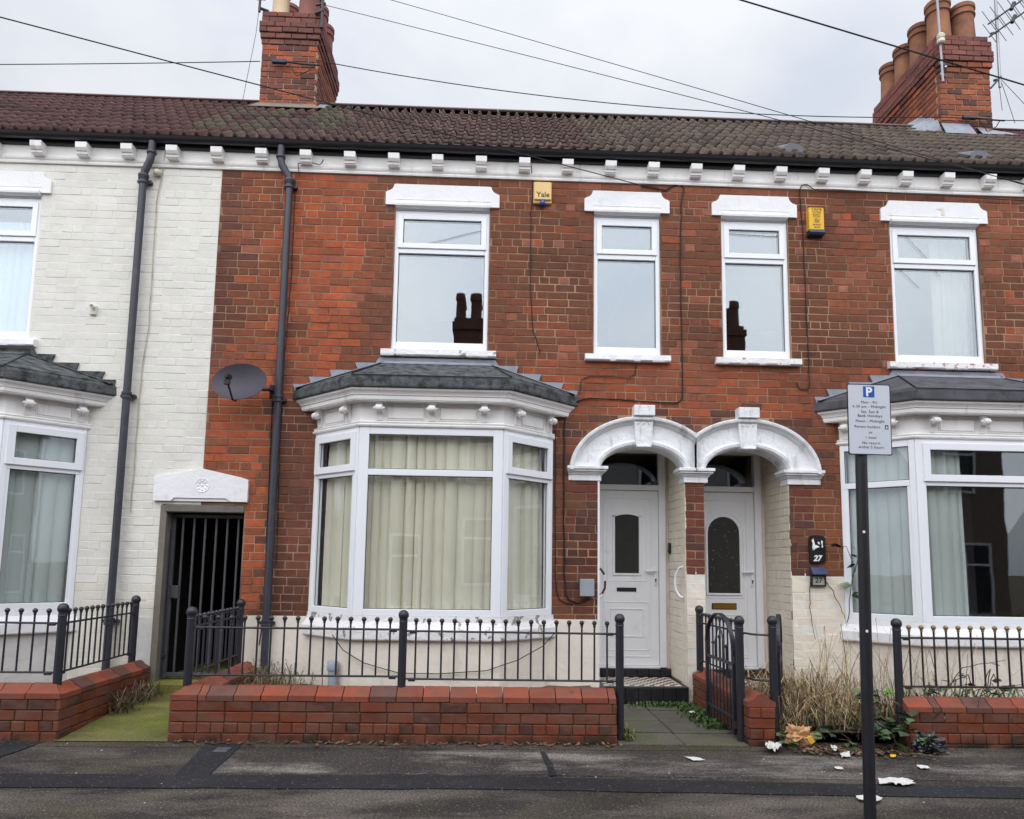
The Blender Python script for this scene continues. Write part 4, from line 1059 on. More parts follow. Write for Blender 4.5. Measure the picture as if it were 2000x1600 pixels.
m = MB(); m.cbox(X_END, 13.3, -.055, -.002, 6.25, 6.345, .004); m.cbox(X_END, 13.3, -.17, -.056, 6.28, 6.345, .03); m.build('gutter', M_BLACKPL, H_END)
# slate vents near the eaves of number 27
for x in (3.70, 6.05):
    m = MB(); yy, zz = roof_pt(.40, .06); y2, z2 = roof_pt(.80, .05); n = 8; vs = []
    for (y_, z_, k) in ((yy, zz, 1.0), (y2, z2, .25)):
        for i in range(n+1):
            a = math.pi*i/n; vs.append((x-.15*math.cos(a), y_, z_-.03+.115*k*math.sin(a)))
    m.add(vs, [(i, i+1, n+2+i, n+1+i) for i in range(n)]+[tuple(range(n, -1, -1))]); m.build('roof_vent', plain('grey_vent_tile', rgb(96, 98, 106), .5, .08), R_27)

# ------------------------------------------------------------------ chimneys
def chimney(root, box, ztop, zbase, side, pots, potmat, corb, seed, colour):
    x0, x1, y0, y1 = box; r = random.Random(seed); k = 0; z = zbase; Hc = .09
    m = MB(); m.box(x0+.012, x1-.012, y0+.012, y1-.012, zbase-.35, ztop-.01)
    ch = m.build('chimney', M_CHMORT, root)
    bricks = []; rest = MB()
    while z < ztop-.02:
        f = (z-zbase)/(ztop-zbase); e = 0
        left = int(round((ztop-z)/Hc))
        e = corb[left-1] if left-1 < len(corb) else 0
        a, b, c, d = x0-e, x1+e, y0-e, y1+e
        for face in range(4):
            ln = (b-a) if face in (0, 2) else (d-c)
            s = 0 if (k+face) % 2 else -.12
            while s < ln:
                st = .237; p, q = max(s, 0), min(s+st, ln); s += st
                if q-p < .04: continue
                col = colour(r, f); dy = r.uniform(-.002, .002)
                u0, u1 = p+.005, q-.005
                if face == 0: bx = (a+u0, a+u1, c+dy, c+.09)
                elif face == 1: bx = (b-.09, b+dy, c+u0+(.0 if p > 0 else .092), c+u1)
                elif face == 2: bx = (a+u0, a+u1, d-.09, d+dy)
                else: bx = (a+dy, a+.09, c+u0+(.0 if p > 0 else .092), c+u1)
                if bx[3]-bx[2] < .02: continue
                vis = face == 0 or (face == 1 and side > 0) or (face == 3 and side < 0)
                bricks.append((vis, bx, z+.005, z+Hc-.006, col))
        z += Hc; k += 1
    n = 0
    for vis, bx, za, zb_, col in bricks:
        if vis and n < 300:
            m = MB(); m.cbox(bx[0], bx[1], bx[2], bx[3], za, zb_, .006)
            m.v = [(x+r.uniform(-.003, .003), y+r.uniform(-.003, .003), zz+r.uniform(-.003, .003)) for x, y, zz in m.v]
            o = m.build('brick', M_BR_O, ch); o.color = col; n += 1
        else:
            rest.cur = col; rest.cbox(bx[0], bx[1], bx[2], bx[3], za, zb_, .006)
    rest.build('brickwork', M_BR_A, ch, stuff=True)
    e = corb[0]
    m = MB(); nseg = 10; vs = []
    for j in range(2):
        ins_ = .02 if j == 0 else .14
        vs += [(x0-e+ins_, y0-e+ins_, ztop-.012+.06*j), (x1+e-ins_, y0-e+ins_, ztop-.012+.06*j), (x1+e-ins_, y1+e-ins_, ztop-.012+.06*j), (x0-e+ins_, y1+e-ins_, ztop-.012+.06*j)]
    m.add(vs, [(4,5,6,7)]+[(i, (i+1) % 4, (i+1) % 4+4, i+4) for i in range(4)]); m.build('flaunching', M_CONC, ch)
    for (px, py, h, rr, mt) in pots:
        m = MB(); m.lathe([(rr*1.08, -.02), (rr*1.05, .03), (rr*1.0, .06), (rr*.93, h*.66), (rr*.95, h*.70), (rr*1.08, h*.72), (rr*1.08, h*.76), (rr*1.0, h*.78), (rr*1.0, h*.86), (rr*1.1, h*.88), (rr*1.1, h*.97), (rr*1.0, h), (rr*.82, h), (rr*.80, h*.8), (rr*.8, .1)], (px, py, ztop+.04), 18)
        m.build('chimney_pot', mt, ch, smooth=True)
    return ch
def ch_col(r, f):
    q = r.random()
    c = (142, 82, 68) if q < .35 else (122, 74, 66) if q < .65 else (166, 90, 64) if q < .80 else (100, 66, 62)
    if f > .66: c = (124, 80, 74) if q < .6 else (108, 74, 70)
    return jit(albedo(*c), .12, r)
C1 = chimney(H_RED, CH1, 9.90, 8.10, 1, [(-3.37, 2.50, .62, .135, M_POTCR), (-2.93, 2.50, .60, .165, M_POTDK), (-2.90, 2.95, .62, .15, M_POTDK), (-2.90, 3.38, .62, .15, M_POTDK), (-3.36, 2.95, .6, .15, M_POTDK), (-3.36, 3.36, .6, .15, M_POTDK)], None, [.02, .02, .045, .045, .03, .012], 11, ch_col)
def ch_col2(r, f):
    q = r.random()
    c = (150, 88, 66) if q < .4 else (130, 78, 64) if q < .7 else (168, 96, 66) if q < .85 else (90, 64, 60)
    if f > .72: c = (134, 84, 78) if q < .6 else (114, 76, 72)
    return jit(albedo(*c), .12, r)
C2 = chimney(H_27, CH2, 9.93, 8.05, -1, [(7.18, 2.45, .72, .175, M_POT), (7.58, 2.45, .66, .175, M_POT), (7.16, 2.90, .66, .17, M_POT), (7.16, 3.35, .62, .17, M_POT), (7.16, 3.80, .62, .165, M_POT), (7.60, 2.9, .6, .16, M_POTDK), (7.6, 3.4, .6, .16, M_POTDK)], None, [.02, .035, .035, .05, .05, .03, .012], 23, ch_col2)
# lead round the chimney feet
def leadpoly(parent, pts, mat=M_LEAD, th=.01):
    m = MB(); n = len(pts); dn = [Vector(p)+Vector((0, .0, -th)) for p in pts]
    m.add([Vector(p) for p in pts]+dn, [tuple(range(n)), tuple(range(2*n-1, n-1, -1))]+[(k, k+n, (k+1) % n+n, (k+1) % n) for k in range(n)]); m.build('flashing', mat, parent)
def onroof(x, s, h=.06): y, z = roof_pt(s, h); return (x, y, z)
sb1 = (CH1[2]-EY)/math.cos(RP); sb2 = (CH2[2]-EY)/math.cos(RP)
leadpoly(C1, [onroof(-3.66, sb1-.10, .07), onroof(-2.62, sb1-.10, .07), onroof(-2.66, sb1+.02, .07), (-2.70, CH1[2]-.012, 8.40), (-3.56, CH1[2]-.012, 8.40), onroof(-3.64, sb1+.02, .07)], M_CONC)
leadpoly(C1, [(-2.68, 2.26, 8.38), (-2.56, 2.3, 8.40), (-2.5, 2.56, 8.62), (-2.60, 2.58, 8.66), (-2.685, 2.58, 8.66)])
leadpoly(C2, [onroof(6.92, sb2-.16, .07), onroof(7.40, sb2-.16, .07), (7.40, CH2[2]-.014, 8.45), (6.96, CH2[2]-.014, 8.45)])
leadpoly(C2, [onroof(7.52, sb2-.12, .07), onroof(8.1, sb2-.10, .07), onroof(8.1, sb2, .07), (7.52, CH2[2]-.014, 8.40)])
for i in range(7):
    y_ = 2.22+.075*i; zb_ = 8.27+.055*i
    leadpoly(C2, [(6.965-.012*(i % 2), y_-.05, zb_+.02), (6.52+.02*i, y_-.02, zb_-.0+.06), (6.52+.02*i, y_+.10, zb_+.12), (6.965-.012*(i % 2), y_+.06, zb_+.30+.02*(i % 3))])

# ------------------------------------------------------------------ things on the roofs
def bars(root, name, items, mat):
    m = MB()
    for a, b, r in items: m.tube([a, b], r, 8)
    return m.build(name, mat, root, smooth=True)
A = thing('tv_aerial', 'black two-boom television aerial on the mast beside the right-hand chimney', 'aerial', (7.87, 2.12, 9.1))
bars(A, 'mast', [((7.87, 2.10, 9.02), (7.90, 2.10, 11.4), .021)], M_ALU)
bars(A, 'mast_bracket', [((7.80, 2.14, 9.16), (7.885, 2.10, 9.16), .02), ((7.80, 2.14, 9.95), (7.89, 2.10, 9.95), .02), ((7.72, 2.10, 9.0), (7.89, 2.09, 9.2), .014)], M_IRON)
for k, z in enumerate((10.15, 9.93)):
    d = Vector((.81, -.15, .58)).normalized(); a = Vector((7.84, 2.08, z)); b = a+d*1.55
    bm_ = bars(A, 'boom', [(a-d*.12, b, .013), (a+d*.30+Vector((0, 0, -.03)), a+d*.36+Vector((0, 0, .05)), .03)], M_IRON)
    items = []
    sdv = Vector((.62, .3, -.34)).normalized()
    for i in range(12):
        c = a+d*(-.08+i*.135); h = .24-.010*i
        items.append((c-sdv*h, c+sdv*h, .005))
    bars(bm_, 'element', items, M_ALU)
bars(A, 'aerial_cable', [((7.9, 2.10, 9.1), (8.15, 2.2, 8.5), .004), ((7.86, 2.11, 9.2), (7.84, 2.05, 8.6), .004), ((7.9, 2.1, 9.15), (8.45, 2.0, 8.35), .004)], M_WIRE)
A = thing('insulator_pole', 'white pole with cream ceramic insulators clamped to the right-hand chimney corner', 'pole', (6.94, 2.14, 9.1))
bars(A, 'pole', [((6.965, 2.10, 9.08), (6.93, 2.10, 11.5), .017)], plain('white_tube', rgb(168, 170, 174), .5, .08))
m = MB(); m.lathe([(.045, 0), (.06, .02), (.055, .07), (.04, .08), (.055, .09), (.06, .14), (.045, .16)], (6.955, 2.08, 9.70), 14); m.build('insulator', M_CERAM, A, smooth=True)
bars(A, 'clamp', [((6.95, 2.10, 9.22), (7.05, 2.17, 9.22), .022), ((6.95, 2.10, 9.40), (7.05, 2.17, 9.40), .022), ((6.99, 2.05, 9.3), (7.06, 2.17, 9.28), .016)], M_ALU)
A = thing('aerial_mast', 'thin black mast bracketed to the left edge of the left-hand chimney', 'mast', (-3.60, 2.2, 9.9))
bars(A, 'mast', [((-3.60, 2.20, 9.85), (-3.60, 2.20, 11.2), .020)], M_IRON); bars(A, 'mast_bracket', [((-3.62, 2.20, 9.92), (-3.48, 2.27, 9.92), .022), ((-3.66, 2.2, 10.06), (-3.52, 2.2, 10.06), .014)], M_IRON)
bars(A, 'mast_cable', [((-3.61, 2.21, 9.9), (-3.63, 2.20, 9.5), .004), ((-3.63, 2.2, 9.5), (-3.72, 2.05, 8.25), .004)], M_WIRE)
A = thing('aerial_mast', 'black mast strapped to the right edge of the left-hand chimney', 'mast', (-2.66, 2.2, 9.8))
bars(A, 'mast', [((-2.645, 2.19, 9.62), (-2.645, 2.19, 11.2), .024)], M_IRON); bars(A, 'mast_bracket', [((-2.76, 2.2, 9.86), (-2.62, 2.18, 9.90), .022), ((-2.75, 2.22, 10.02), (-2.60, 2.18, 10.02), .018)], M_IRON)

# overhead wires, slack between real ends
def wire(a, b, sag, r, label, name='overhead_wire', extra=None, group=None):
    a, b = Vector(a), Vector(b); pts = []
    for i in range(25):
        t = i/24; p = a.lerp(b, t); p.z -= sag*4*t*(1-t); pts.append(p)
    m = MB(); m.tube(pts, r, 6); o = m.build(name, M_WIRE, None, smooth=True); tag(o, label, 'wire', group)
    if extra: extra(o)
    return o
p_eye = at(1252, 362, Y=-.05)
wire(at(-120, 2, Y=-2.9), p_eye, -.0, .0055, 'thick wire slanting down past the left chimney to the narrow upstairs window')
e1 = at(560, 122, Y=2.16); wire(at(-300, 126, Y=2.4), at(508, 120, Y=2.18), .02, .007, 'level wire reaching the left chimney from the left')
wire(at(618, 118, Y=2.16), at(1850, 229, Y=2.14), .27, .007, 'long sagging wire strung between the two chimneys')
wire(at(1850, 229, Y=2.14), at(2060, 236, Y=2.1), .02, .007, 'short wire leaving the right chimney past its base')
wire(at(634, 10, Y=2.15), at(2080, 380, Y=-1.2), -.02, .0045, 'fine wire falling from the left chimney mast over the right roof')
wire(at(700, -18, Y=2.5), at(2080, 385, Y=-1.0), -.02, .0045, 'fine wire crossing the sky from the top edge to the right eaves')
wire(at(1400, -14, Y=-2.2), at(2080, 190, Y=-1.6), .0, .008, 'dark wire crossing the top right corner in front of the chimney pots')
def deadend(name, px, label):
    A = thing(name, label, 'cable clamp', tuple(px)); m = MB(); m.cbox(px.x-.16, px.x+.06, px.y-.03, px.y+.03, px.z-.03, px.z+.03, .01); m.build('sleeve', plain('dark_blue_sleeve', rgb(38, 58, 78), .5, .08) if px.x < 0 else M_BLACKPL, A)
    m = MB(); m.tube([(px.x+.05, px.y, px.z), (px.x+.3, px.y+.02, px.z-.01), (px.x+.55, px.y+.06, px.z+.01)], .012, 8); m.tube([(px.x+.1, px.y, px.z-.03), (px.x+.22, px.y, px.z-.22), (px.x+.38, px.y+.02, px.z-.12), (px.x+.46, px.y+.03, px.z)], .007, 6); m.build('tail', M_WIRE, A, smooth=True)
deadend('cable_clamp', at(552, 121, Y=2.17), 'dark blue cable clamp on the front of the left chimney')
deadend('cable_clamp', at(1900, 230, Y=2.12), 'black cable clamp low on the front of the right chimney')

# ------------------------------------------------------------------ garden walls
def gw_colour(*a):
    q = rng.random(); c = (118, 62, 43) if q < .55 else (102, 57, 42) if q < .8 else (80, 53, 45)
    return jit(albedo(*c), .07)
def cop_colour():
    q = rng.random(); c = (148, 76, 55) if q < .6 else (132, 71, 55) if q < .84 else (98, 66, 62)
    return jit(albedo(*c), .07)
COP = [(-.118, .345), (-.118, .388), (-.108, .394), (-.06, .418), (-.035, .448), (0, .460), (.035, .448), (.06, .418), (.108, .394), (.118, .388), (.118, .345)]
def garden_wall(label, runs, dz=0.0, group='low front garden walls', end_faces=()):
    """runs: (start, end, thickness side, mitre at start, mitre at end); each seen face laid in bricks"""
    a0 = Vector(runs[0][0]); root = thing('garden_wall', label, 'wall', (a0.x, a0.y, 0), group)
    core = MB()
    for (a, b, m0, m1, faces) in runs:
        a, b = Vector(a), Vector(b); d = (b-a).normalized(); ln = (b-a).length; nn = Vector((d.y, -d.x))   # nn: outer side
        def W(s, q, z): p = a+d*s+nn*q; return (p.x, p.y, z+dz)
        core.prism([(m0*-.10+.008 if m0 else .008, -.10), (ln-.008, -.10), (ln-.008, .10), (.008, .10)], -.1, .344, lambda s, q, z: W(s, q, z))
        # coping bricks
        s = 0.0; i = 0
        while s < ln-.05:
            st = .228 if not (i == 1 and ln > 2) else .07
            e = min(s+st, ln); e = ln if ln-e < .06 else e
            s0, s1 = s+.004, e-.004; mm0 = m0 if s == 0 else 0; mm1 = m1 if e >= ln else 0
            cb = MB(); n = len(COP); j = rng.uniform(-.003, .003)
            vs = [W(s0+(.11-q if mm0 else 0), q, z+j) for q, z in COP]+[W(s1+(q-.11 if mm1 else 0), q, z+j) for q, z in COP]
            cb.add(vs, [tuple(range(n)), tuple(range(2*n-1, n-1, -1))]+[(k, k+n, (k+1) % n+n, (k+1) % n) for k in range(n)])
            o = cb.build('coping_brick', M_GW_O, root, smooth=True); o.color = cop_colour(); s = e; i += 1
        # faces of brick
        for f in faces:
            if f == 'out': M = Matrix(((d.x, -nn.x, 0, a.x+nn.x*.11), (d.y, -nn.y, 0, a.y+nn.y*.11), (0, 0, 1, dz), (0, 0, 0, 1))); L_ = ln
            elif f == 'in': M = Matrix(((d.x, nn.x, 0, a.x-nn.x*.11), (d.y, nn.y, 0, a.y-nn.y*.11), (0, 0, 1, dz), (0, 0, 0, 1))); L_ = ln
            elif f == 'end': M = Matrix(((nn.x, -d.x, 0, b.x-nn.x*.11), (nn.y, -d.y, 0, b.y-nn.y*.11), (0, 0, 1, dz), (0, 0, 0, 1))); L_ = .22
            elif f == 'start': M = Matrix(((nn.x, d.x, 0, a.x-nn.x*.11), (nn.y, d.y, 0, a.y-nn.y*.11), (0, 0, 1, dz), (0, 0, 0, 1))); L_ = .22
            bk = lay(0, L_, -.012, .346, .2275, .0885, lambda p, q: [], gw_colour, header=lambda k: k == 1, joint=.006, jx=.002)
            place(bk, root, M, M_GW_O, M_GW_O, 300, dep=.10, proud=.004, ch=.006, wob=.0022)
    core.build('mortar', M_GMORTAR, root)
    return root
garden_wall('low red brick wall with side return at the cream house', [((-8.0, -1.57), (-3.54, -1.57), 0, -1, ('out',))], 0)
# return of the cream wall faces the alley: bricks on its right side
garden_wall('low red brick wall below the railings of the bay with cream curtains', [((-2.63, -1.57), (1.158, -1.57), 1, 0, ('out', 'end'))], 0)
def ret_wall(name, x0, x1, ya, yb, side, root, dz=0.0, mit=0):
    """a wall running back from the street between x0 and x1"""
    m = MB(); m.box(x0+.013, x1-.013, ya+.013, yb, -.1+dz, .343+dz); m.build('mortar', M_GMORTAR, root)
    xc = (x0+x1)/2; s = ya; i = 0; first = .30 if mit else .228
    while s < yb-.05:
        e = min(s+(first if i == 0 else .228), yb)
        cb = MB(); n = len(COP); j = rng.uniform(-.003, .003); s0, s1 = s+.004, e-.004
        f0 = (lambda q: s0+.11-mit*q) if (mit and i == 0) else (lambda q: s0)
        vs = [(xc+q*(x1-x0)/.22, f0(q), z+dz+j) for q, z in COP]+[(xc+q*(x1-x0)/.22, s1, z+dz+j) for q, z in COP]
        cb.add(vs, [tuple(range(n)), tuple(range(2*n-1, n-1, -1))]+[(k, k+n, (k+1) % n+n, (k+1) % n) for k in range(n)])
        o = cb.build('coping_brick', M_GW_O, root, smooth=True); o.color = cop_colour(); s = e; i += 1
    for sd in side:
        if sd == 'R': M = Matrix(((0, -1, 0, x1), (1, 0, 0, ya), (0, 0, 1, dz), (0, 0, 0, 1))); L_ = yb-ya
        elif sd == 'L': M = Matrix(((0, 1, 0, x0), (1, 0, 0, ya), (0, 0, 1, dz), (0, 0, 0, 1))); L_ = yb-ya
        else: M = Matrix(((1, 0, 0, x0), (0, 1, 0, ya), (0, 0, 1, dz), (0, 0, 0, 1))); L_ = x1-x0
        place(lay(0, L_, -.012, .346, .2275, .0885, lambda p, q: [], gw_colour, header=lambda k: k == 1, joint=.006, jx=.002), root, M, M_GW_O, M_GW_O, 300, dep=.10, proud=.004, ch=.006, wob=.0022)
GW = [o for o in bpy.data.objects if o.name.startswith('garden_wall') and o.parent is None]
ret_wall('return', -3.76, -3.54, -1.68, -.06, ('R',), GW[0], 0, 1); ret_wall('return', -2.63, -2.41, -1.68, -.06, ('L', 'R'), GW[1], 0, -1)
g3 = thing('garden_wall', 'short red brick wall beside the open gate, ending in a pier', 'wall', (2.41, -1.7, 0), 'low front garden walls')
ret_wall('divider', 2.30, 2.53, -1.72, -.04, ('L', 'R', 'F'), g3, -.015)
garden_wall('low red brick wall under gold-tipped railings, overgrown with bramble', [((3.70, -1.60), (8.0, -1.60), 0, 0, ('out', 'start'))], -.045)

# ------------------------------------------------------------------ railings
def post_mb(m, x, y, z0, z1, r=.036):
    m.tube([(x, y, z0), (x, y, z1-.055)], r, 12)
    m.lathe([(r, -.065), (r+.004, -.058), (.030, -.045)]+[(.047*math.sin(t), -.047*math.cos(t)) for t in [0.75+i*(math.pi-.75)/7 for i in range(8)]], (x, y, z1-.047), 14)
def baluster(root, x, y, z0, z1, fin=M_IRON, mat=M_IRON):
    m = MB(); m.tube([(x, y, z0), (x, y, z1-.03)], .0085, 8); b = m.build('baluster', mat, root, smooth=True)
    m = MB(); m.ball((x, y, z1-.022), .022, 10, 6); m.lathe([(.0085, -.05), (.014, -.035), (.012, -.03)], (x, y, z1-.012), 8); m.build('finial', fin, b, smooth=True)
def post(root, x, y, z0, z1): m = MB(); post_mb(m, x, y, z0, z1); m.build('post', M_IRON, root, smooth=True)
def panel_run(root, a, b, n, zb=.53, zt=.935, zball=1.047, fin=M_IRON, mat=M_IRON, pa=.0, pb=.0, dz0=0, dz1=0):
    a, b = Vector(a), Vector(b); d = (b-a)
    for z in (zb, zt):
        m = MB(); m.tube([(a.x, a.y, z+dz0), (b.x, b.y, z+dz1)], .0095, 8)
        for t in (.0, 1.0):                      # lugs by the posts
            p = a.lerp(b, .045 if t == 0 else .955); m.cbox(p.x-.03, p.x+.03, p.y-.014, p.y+.014, z-.022+dz0, z+.004+dz0, .004) if abs(d.x) > abs(d.y) else m.cbox(p.x-.014, p.x+.014, p.y-.03, p.y+.03, z-.022, z+.004, .004)
        m.build('rail', mat, root, smooth=True)
    for i in range(n):
        t = pa+(1-pa-pb)*(i+1)/(n+1); p = a.lerp(b, t); dz = dz0+(dz1-dz0)*t; baluster(root, p.x, p.y, zb+dz, zball+dz, fin, mat)
g_r = 'black ball-topped front railings'
R0 = thing('railing', 'black railing with corner post turning back beside the alley at the cream house', 'railing', (-3.64, -1.56, .45), g_r)
post(R0, -3.645, -1.56, .44, 1.135); post(R0, -3.69, -.16, .44, 1.142)
panel_run(R0, (-5.53, -1.56), (-3.645, -1.56), 15, .545, .962, 1.088); post(R0, -5.53, -1.56, .44, 1.13); panel_run(R0, (-3.645, -1.56), (-3.69, -.16), 13, .545, .962, 1.088)
R1 = thing('railing', 'black railing on the brick wall in front of the bay with cream curtains', 'railing', (-.7, -1.57, .45), g_r)
post(R1, -2.54, -1.57, .44, 1.120); post(R1, -.705, -1.57, .44, 1.115); post(R1, 1.207, -1.57, -.05, 1.105); post(R1, -2.59, -.16, .43, 1.12)
panel_run(R1, (-2.54, -1.57), (-.705, -1.57), 15, .540, .943, 1.050); panel_run(R1, (-.705, -1.57), (1.207, -1.57), 16, .522, .932, 1.046, dz1=-.006)
panel_run(R1, (-2.54, -1.57), (-2.59, -.16), 12, .540, .943, 1.050)
R2 = thing('railing', 'short rusting railing running back between the two front doors', 'railing', (2.42, -1.0, .45), g_r)
post(R2, 2.345, -.16, .42, 1.115); post(R2, 2.583, -1.57, -.05, 1.105)
panel_run(R2, (2.345, -.16), (2.40, -1.36), 11, .53, .93, 1.045, mat=M_RUST)
m = MB(); m.tube([(2.40, -1.36, .93), (2.44, -1.50, .93), (2.583, -1.57, .93)], .0095, 8); m.build('rail', M_IRON, R2, smooth=True); m = MB(); m.tube([(2.40, -1.36, .53), (2.44, -1.50, .53), (2.583, -1.57, .53)], .0095, 8); m.build('rail', M_IRON, R2, smooth=True)
R3 = thing('railing', 'black railing with worn gold balls in front of the 27 bay', 'railing', (5.0, -1.57, .4), g_r)
post(R3, 3.70, -1.60, -.05, 1.098); panel_run(R3, (3.70, -1.60), (5.62, -1.60), 16, .500, .925, 1.040, fin=M_GOLD, mat=M_RUST); post(R3, 5.62, -1.60, .3, 1.10)
panel_run(R3, (5.62, -1.60), (7.5, -1.60), 16, .50, .925, 1.04, fin=M_GOLD, mat=M_RUST)
P1 = thing('gate_post', 'black ball-topped post the arched gate hangs from', 'post', (2.283, -1.57, 0)); post(P1, 2.283, -1.57, -.05, 1.10)

# arched gates, both standing open
def gate(root, M):
    """local: x along the leaf from the hinge, z up"""
    W_ = .76; items = []
    fr = MB()
    for x in (.05, W_): fr.cbox(x-.016, x+.016, -.016, .016, .05, .80, .003)
    n = 22
    cx_ = (.05+W_)/2; a = (W_-.05)/2
    prev = None
    for i in range(n+1):
        t = math.pi*i/n; p = (cx_-a*math.cos(t), .79+.30*math.sin(t))
        if prev:
            q = Vector((p[0]-prev[0], 0, p[1]-prev[1])); nn = Vector((-q.z, 0, q.x)).normalized()*.006
            v = [Vector((prev[0], 0, prev[1])), Vector((p[0], 0, p[1]))]
            fr.add([v[0]-nn+Vector((0,-.020,0)), v[1]-nn+Vector((0,-.020,0)), v[1]+nn+Vector((0,-.020,0)), v[0]+nn+Vector((0,-.020,0)), v[0]-nn+Vector((0,.020,0)), v[1]-nn+Vector((0,.020,0)), v[1]+nn+Vector((0,.020,0)), v[0]+nn+Vector((0,.020,0))], [(0,1,2,3),(7,6,5,4),(0,4,5,1),(1,5,6,2),(2,6,7,3),(3,7,4,0)])
        prev = p
    items.append(('frame', fr))
    for z in (.19, .66): r = MB(); r.cbox(.066, W_-.016, -.010, .010, z-.014, z+.014, .003); items.append(('rail', r))
    for i in range(7):
        x = .05+(W_-.05)*(i+1)/8; top = .66 if i in (0, 6) else (.79 if i in (1, 5) else .86)
        b = MB(); b.tube([(x, 0, .07), (x, 0, top)], .0075, 6)
        if i in (1, 3, 5): b.ball((x, 0, top+.012), .018, 8, 5)
        items.append(('bar', b))
    h = MB(); h.tube([(cx_-.12, 0, .66), (cx_-.12, 0, .80), (cx_-.06, 0, .93), (cx_, 0, .96), (cx_+.06, 0, .93), (cx_+.12, 0, .80), (cx_+.12, 0, .66)], .007, 6); items.append(('hoop', h))
    k = MB()
    for z in (.14, .70): k.lathe([(.018, -.03), (.018, .03)], (.012, 0, z), 10); k.cbox(.0, .05, -.008, .008, z-.010, z+.010, .002)
    items.append(('hinge', k))
    for nm_, mb_ in items:
        mb_.v = [tuple(M @ Vector(p)) for p in mb_.v]; mb_.build(nm_, M_IRON, root, smooth=True)
def make_gate(label, hx, hy, ang):
    g = thing('garden_gate', label, 'gate', (hx, hy, 0), 'arched iron garden gates')
    gate(g, Matrix.Translation((hx, hy, 0)) @ Matrix.Rotation(ang, 4, 'Z')); return g
make_gate('black arched gate swung open over the flag path', 2.255, -1.535, rad(91.5))
make_gate('black arched gate seen edge-on beside the dry grass', 2.635, -1.555, rad(66))

# ------------------------------------------------------------------ alley gate of steel bars
AG = thing('alley_gate', 'grey steel barred gate closing the dark alley under the rose lintel', 'gate', (-3.1, .16, .2))
m = MB(); y0, y1 = .13, .17
m.cbox(-3.50, -3.455, y0, y1, .235, 2.03, .004); m.cbox(-2.71, -2.665, y0, y1, .235, 2.03, .004); m.cbox(-3.455, -2.71, y0, y1, .255, .30, .004); m.cbox(-3.455, -2.71, y0, y1, 1.99, 2.03, .004)
m.build('frame', M_GATE, AG)
for i in range(6):
    x = -3.375+.122*i; m = MB(); m.cbox(x-.011, x+.011, y0+.008, y1-.008, .30, 1.99, .003); m.build('bar', M_GATE, AG)
m = MB(); m.cbox(-3.455, -3.375, y0-.012, y1, 1.10, 1.24, .004); m.lathe([(.016, 0), (.016, .012)], (-3.44, y0-.012, 1.125), 10, (0, -1, 0)); m.build('lock_plate', M_GATE, AG)
m = MB(); m.tube([(-3.505, .10, .24), (-3.505, .10, 1.86)], .018, 10); m.cbox(-3.53, -3.47, .08, .13, .47, .50, .003); m.build('hinge_pole', M_PIPE, AG, smooth=True)

# ------------------------------------------------------------------ dish
D = thing('satellite_dish', 'dark grey oval satellite dish on the wall beside the drainpipe', 'dish', (-2.40, 0, 3.42))
cD = Vector((-2.68, -.36, 3.44)); az, el = rad(-4), rad(16)
fw = Vector((math.sin(az)*math.cos(el), -math.cos(az)*math.cos(el), math.sin(el))); rt = Vector((math.cos(az), math.sin(az), 0)); upv = rt.cross(fw)*-1
if upv.z < 0: upv = -upv
nr, na = 7, 40; vs = []; fs = []
for side in (0, 1):
    for i in range(nr+1):
        t = i/nr
        for k in range(na):
            a = 2*math.pi*k/na; x = .300*t*math.cos(a); y = .222*t*math.sin(a)
            vs.append(cD+rt*x+upv*y+fw*(-.075+.075*t*t-(.006 if side else 0)))
for side in (0, 1):
    o_ = side*(nr+1)*na
    for i in range(nr):
        for k in range(na): fs.append((o_+i*na+k, o_+i*na+(k+1) % na, o_+(i+1)*na+(k+1) % na, o_+(i+1)*na+k))
for k in range(na): fs.append((nr*na+k, nr*na+(k+1) % na, (2*nr+1)*na+(k+1) % na, (2*nr+1)*na+k))
m = MB(); m.add(vs, fs); rf_ = m.build('reflector', M_DISH, D, smooth=True)
m = MB()
for dx, dy in ((-.05, .035), (.05, .035), (.04, -.13)): m.lathe([(.006, 0), (.006, .006)], cD+rt*dx+upv*dy+fw*-.07, 8, fw)
m.build('bolt', M_BLACKPL, rf_)
m = MB(); tip = cD+fw*.27-upv*.10; m.tube([cD-upv*.23-fw*.02, cD-upv*.26+fw*.06, tip-upv*.04], .011, 8); m.build('feed_arm', M_BLACKPL, D, smooth=True)
m = MB(); m.lathe([(.022, -.05), (.026, -.045), (.026, .0), (.034, .01), (.034, .04), (.030, .05)], tip, 12, -fw+upv*.3); m.cbox(tip.x-.03, tip.x+.03, tip.y-.02, tip.y+.02, tip.z-.09, tip.z-.03, .006); m.build('receiver', M_BLACKPL, D, smooth=True)
m = MB(); m.tube([cD-fw*.09, cD-fw*.16, Vector((-2.45, -.10, 3.42)), Vector((-2.425, -.02, 3.42))], .018, 10); m.cbox(-2.455, -2.395, -.016, -.002, 3.34, 3.50, .003)
for z in (3.365, 3.475): m.lathe([(.011, 0), (.011, .012)], (-2.41, -.016, z), 8, (0, -1, 0))
m.build('wall_bracket', M_BLACKPL, D, smooth=True)

